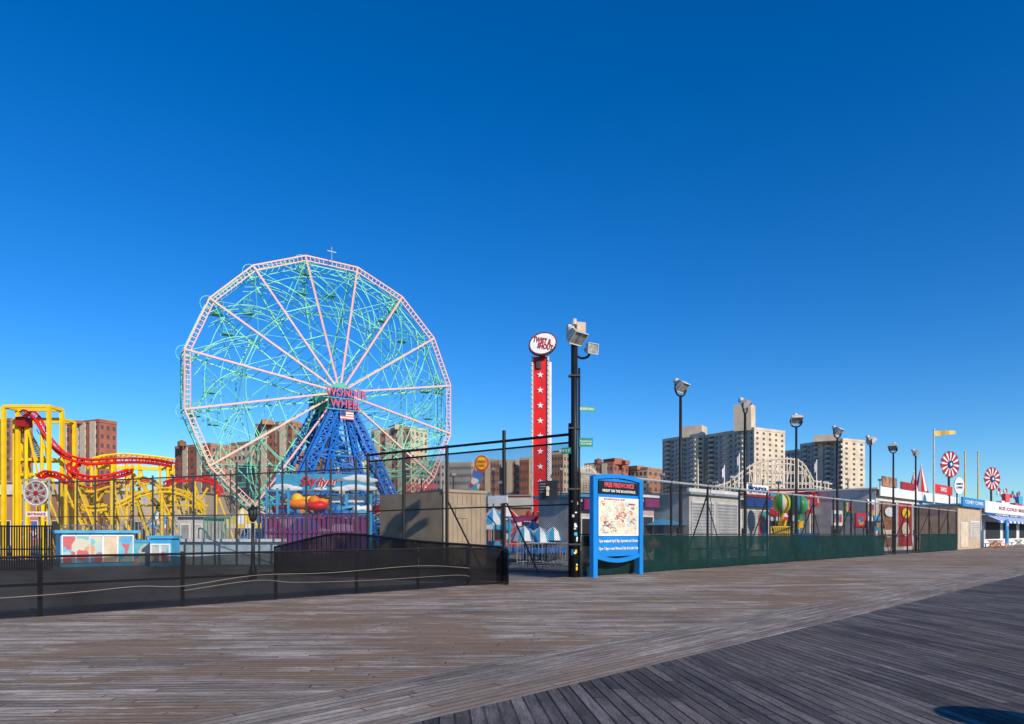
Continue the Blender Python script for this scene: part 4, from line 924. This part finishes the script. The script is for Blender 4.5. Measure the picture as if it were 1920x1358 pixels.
for (px,yt,lab) in((1727,872,'larger red and white striped cone on the snack building roof'),(1713,885,'smaller red and white striped cone left of the larger one')):
    t=thing('striped_cone',lab,'roof ornament',V3(LP(px,-22),5.7),'striped cones on the snack building');q=LP(px,-22);z1=PZ(yt,q.y);mb=MB();k=12;r=.85 if yt<880 else .6
    for i in range(k):
        a0,a1=2*math.pi*i/k,2*math.pi*(i+1)/k;mb.add([V3(q,z1),V3(q+Vector((math.cos(a0),math.sin(a0)))*r,5.75),V3(q+Vector((math.cos(a1),math.sin(a1)))*r,5.75)],[(0,1,2)],i%2)
    mb.build('cone',[red,white],t);MB().ell(V3(q,z1),.1,.1,.1,8,5).build('ball',white,t)
def pinwheel(px,py,d,r,lab):
    q=LP(px,d);Y=q.y;c=V3(q,PZ(py,Y));r=r/F*Y;t=thing('pinwheel_sign',lab,'sign',V3(q,0),'pinwheel signs on poles')
    uu=Vector((.93,.37,0));nn=uu.cross(Z);k=12
    for par,mm in((0,dred),(1,white)):
        mb=MB()
        f=lambda a,rr,o:c+uu*rr*math.cos(a)+Z*rr*math.sin(a)+nn*o
        for i in range(k):
            w_=1.25 if par==0 else .75
            a0=2*math.pi*i/k+(1.25*math.pi/k if par else 0);a1=a0+math.pi/k*w_;rr=r*(1.06 if par==0 else .92)
            mb.add([f(a0,r*.1,.05),f(a0,rr,.05),f(a1,rr,.05),f(a1,r*.1,.05),f(a0,r*.1,0),f(a0,rr,0),f(a1,rr,0),f(a1,r*.1,0)],[(0,1,2,3),(7,6,5,4),(1,5,6,2),(0,4,5,1),(2,6,7,3)])
        mb.build('blades',mm,t)
    MB().tube([c+nn*.07,c+nn*.15],r*.3,14).build('centre_boss',dblue,t)
    MB().tube([c+nn*.151,c+nn*.18],r*.12,10).build('hub_cap',white,t)
    MB().tube([V3(q,0),c-nn*.15],.13,8).bar(c-uu*r-nn*.12,c+uu*r-nn*.12,.1).build('pole',dgrey,t)
pinwheel(1781,871,-20,24,'red and white pinwheel sign beside the gold flag, the higher of two')
pinwheel(1860,898,-19,21,'red and white pinwheel sign nearer the right edge, the lower of two')
for i,(px,yt,lab) in enumerate(((1751,806,'tall pole with a gold flag above the snack building'),(1809,848,'bare flagpole right of the higher pinwheel'),(1834,848,'bare flagpole left of the lower pinwheel'))):
    q=LP(px,-19);t=thing('flagpole',lab,'flagpole',V3(q,0));zt=PZ(yt,q.y);MB().tube([V3(q,0),V3(q,zt)],[.13,.07],8).ell(V3(q,zt),.12,.12,.12,8,5).build('pole',gold if i else offw,t)
    if i==0:
        c=V3(q,zt-.1);mb=MB()
        for k in range(6):
            x0_,x1_=k*.38,(k+1)*.38;w0,w1=.55*(1-.06*k),.55*(1-.06*(k+1));yy=lambda x:.15*math.sin(x*3)
            mb.add([c+Vector((x0_,yy(x0_),-.0)),c+Vector((x1_,yy(x1_),-.0)),c+Vector((x1_,yy(x1_),-w1)),c+Vector((x0_,yy(x0_),-w0))],[(3,2,1,0)])
        mb.build('flag',gold,t,True)
t=thing('round_sign','round white sign with blue lettering on the kiosk at the fence end','sign',V3(LP(1797,-17),0));q=LP(1797,-17);c=V3(q,PZ(911,q.y));uu=Vector((.93,.37,0));nn=uu.cross(Z)
MB().poly([c+uu*.72*math.cos(2*math.pi*k/24)+Z*.85*math.sin(2*math.pi*k/24) for k in range(24)],.1).build('face',white,t);text("CONEY'S",c+nn*.12+Z*.18,1.0,.22,uu,dblue,t);text("CONES",c+nn*.12-Z*.18,.9,.22,uu,dblue,t)
MB().tube([V3(q-nn.xy*.15,0),c-nn*.15],.08).build('pole',dgrey,t)
a,b=LS(1796,1838,-16.6);t=shop('kiosk','beige kiosk with a blue sign band at the far end of the fence','kiosk',a,b,4.4,4,tan,lblue,(signblue,4.3,5.2,'CONEY CONES',white),[(.1,.4,.2,2.6,cream,'door'),(.5,.92,1.1,2.8,offw,'shutter')],th=.4)
a,b=LS(1840,1935,-18);t=shop('food_stall','white corner bar with ice cold beer lettering and blue striped awning at the right edge','food stall',a,b,4.6,6,white,white,(white,4.1,5.5,'ICE COLD BEER',dred),[(.05,.3,.9,3.0,shade,'counter_opening'),(.35,.62,.9,3.0,shade,'counter_opening'),(.68,.95,.9,3.0,shade,'counter_opening')],tw=.55,th=.3)
mb=MB();k=26;uq=(b-a)/k
for i in range(k):
    p=a+uq*i;q=p+uq;mb.add([V3(p+RD*.45,3.75),V3(q+RD*.45,3.75),V3(q+RD*1.7,3.1),V3(p+RD*1.7,3.1),V3(p+RD*1.7,2.85),V3(q+RD*1.7,2.85)],[(0,1,2,3)[::-1],(3,2,5,4)[::-1]],i%2)
mb.build('awning',[blue,white],t)
s_=MB().slab(a+RD*.5,b+RD*.5,3.76,4.08,.05).build('sign_band',dblue,t);text('COME AND GET IT',V3((a+b)/2+RD*.51,3.92),(b-a).length*.7,.2,G,white,s_,depth=.02)
for i,(px,yt,m,lab) in enumerate(((1880,925,white,'white lettered roof figure on the corner bar, left'),(1905,915,lred,'red roof figure on the corner bar, right'))):
    q=LP(px,-20);t=thing('roof_ornament',lab,'roof ornament',V3(q,4.8));mb=MB();mb.box(V3(q,5.6),(2.2,.8,1.5),.5);mb.box(V3(q+Vector((.4,-.1)),6.8),(1.2,.5,1.2),.5,1)
    for k in range(7): mb.ell(V3(q+Vector((.25*(k-3),.0)),7.5+.5*math.sin(k*1.7)),.18,.18,.35,8,6,lambda i,j,k=k:k%2)
    mb.build('figure',[m,lblue if i else lred],t)
q=LP(1889,-15.5);t=thing('banner_sign','upright blue banner sign in front of the corner bar','sign',V3(q,0));s_=MB().slab(q-G*.8,q+G*.8,.3,3.2,.1).build('panel',signblue,t);MB().bar(V3(q-G*.6,0),V3(q-G*.6,.3),.1).bar(V3(q+G*.6,0),V3(q+G*.6,.3),.1).build('foot',grey,t)
text('CLAMS',V3(q+RD*.02,2.6),1.1,.35,G,white,s_,depth=.02);MB().slab(q-G*.5+RD*.02,q+G*.5+RD*.02,.8,2.0,.02,0,-.03).build('poster',lblue,s_)
for i,(px,d,m) in enumerate(((1862,-15.8,orange),(1871,-15.2,orange),(1910,-15.4,offw))):
    q=LP(px,d);t=thing('picnic_table',['orange picnic table left of the blue banner sign','second orange picnic table beside the blue banner sign','pale table at the right edge before the corner bar'][i],'table',V3(q,0))
    MB().box(V3(q,.78),(1.6,.8,.06),.78).build('table_top',m,t)
    for s_ in(-.6,.6): MB().bar(V3(q+G*s_+RD*.4,0),V3(q+G*s_-RD*.3,.75),.08).bar(V3(q+G*s_-RD*.4,0),V3(q+G*s_+RD*.3,.75),.08).build('leg',m,t)
    for s_ in(-.7,.7): MB().box(V3(q+RD*s_,.45),(1.6,.28,.05),.78).bar(V3(q+RD*s_,0),V3(q+RD*s_,.45),.08).build('bench',m,t)
# ---------------------------------------------------------------- white wooden coaster
t=thing('wooden_coaster','white timber roller coaster with curved top in front of the apartment towers','roller coaster',V3((PX(1445,120),120),0))
top=[(1335,914),(1365,906),(1385,890),(1408,873),(1440,863),(1475,860),(1500,864),(1514,880),(1524,902),(1560,908)]
def topy(x):
    for (a0,b0),(a1,b1) in zip(top[:-1],top[1:]):
        if a0<=x<=a1: return b0+(b1-b0)*(x-a0)/(a1-a0)
    return 908
for Yo in(118,121):
    xs=[1335+i*225/32 for i in range(33)];ps=[P(x,topy(x),Yo) for x in xs]
    MB().tube(ps,.16,5).tube([p-Z*.9 for p in ps],.12,5).build('track',wood,t)
    for i in range(len(ps)-1):
        p,q=ps[i],ps[i+1];mb=MB().bar(V3(p,0),p+Z*.3,.16);zz=6.5
        while zz<min(p.z,q.z)-.8: mb.bar(V3(p,zz),V3(q,zz),.13);zz+=1.9
        if i%4==0: mb.bar(V3(p,p.z-4),q-Z*.2,.13)
        if i%4==2: mb.bar(p-Z*.2,V3(q,q.z-4),.13)
        mb.build('trestle',wood,t)
t=thing('wooden_coaster','lower white lattice coaster section just left of the map sign top','roller coaster',V3((PX(1095,120),120),0))
C_=catmull([P(x,y,115) for x,y in((1078,905),(1090,885),(1104,878),(1118,890),(1135,905))],5);mb=MB().tube(C_,.15,5).tube([p-Z*1.1 for p in C_],.1,5);mb.build('track',wood,t)
for i in range(len(C_)-1): MB().bar(V3(C_[i],0),C_[i]+Z*.6,.14).bar(V3(C_[i],C_[i].z-3),C_[i+1],.1).build('trestle',wood,t)
for i,(px,yt) in enumerate(((1386,850),(1358,872),(1531,862))):
    q=Vector((PX(px,110),110));t=thing('flagpole',['slim white flagpole left of the timber coaster crest','short white flagpole at the timber coaster left end','white flagpole at the timber coaster right end'][i],'flagpole',V3(q,0));MB().tube([V3(q,0),V3(q,PZ(yt,110))],.09,6).build('pole',white,t);c=V3(q,PZ(yt,110)-.2);MB().add([c,c+Vector((-.35,0,-.6)),c+Vector((-.3,0,-1.9)),c+Vector((0,0,-1.6))],[(0,1,2,3)]).build('flag',[offw,white,offw][i],t)
# ---------------------------------------------------------------- unseen bin added beside the view for its shadow
q=Vector((5.25,4.5));t=thing('shadow_bin','dark green bin added out of view beyond the right edge to cast a shadow','bin',V3(q,0))
MB().tube([V3(q,0),V3(q,.05),V3(q,.85)],[.3,.33,.38],16).build('body',dgreen,t,True);MB().tube([V3(q,.86),V3(q,.95),V3(q,1.08)],[.41,.36,.12],16).build('lid',black,t,True)
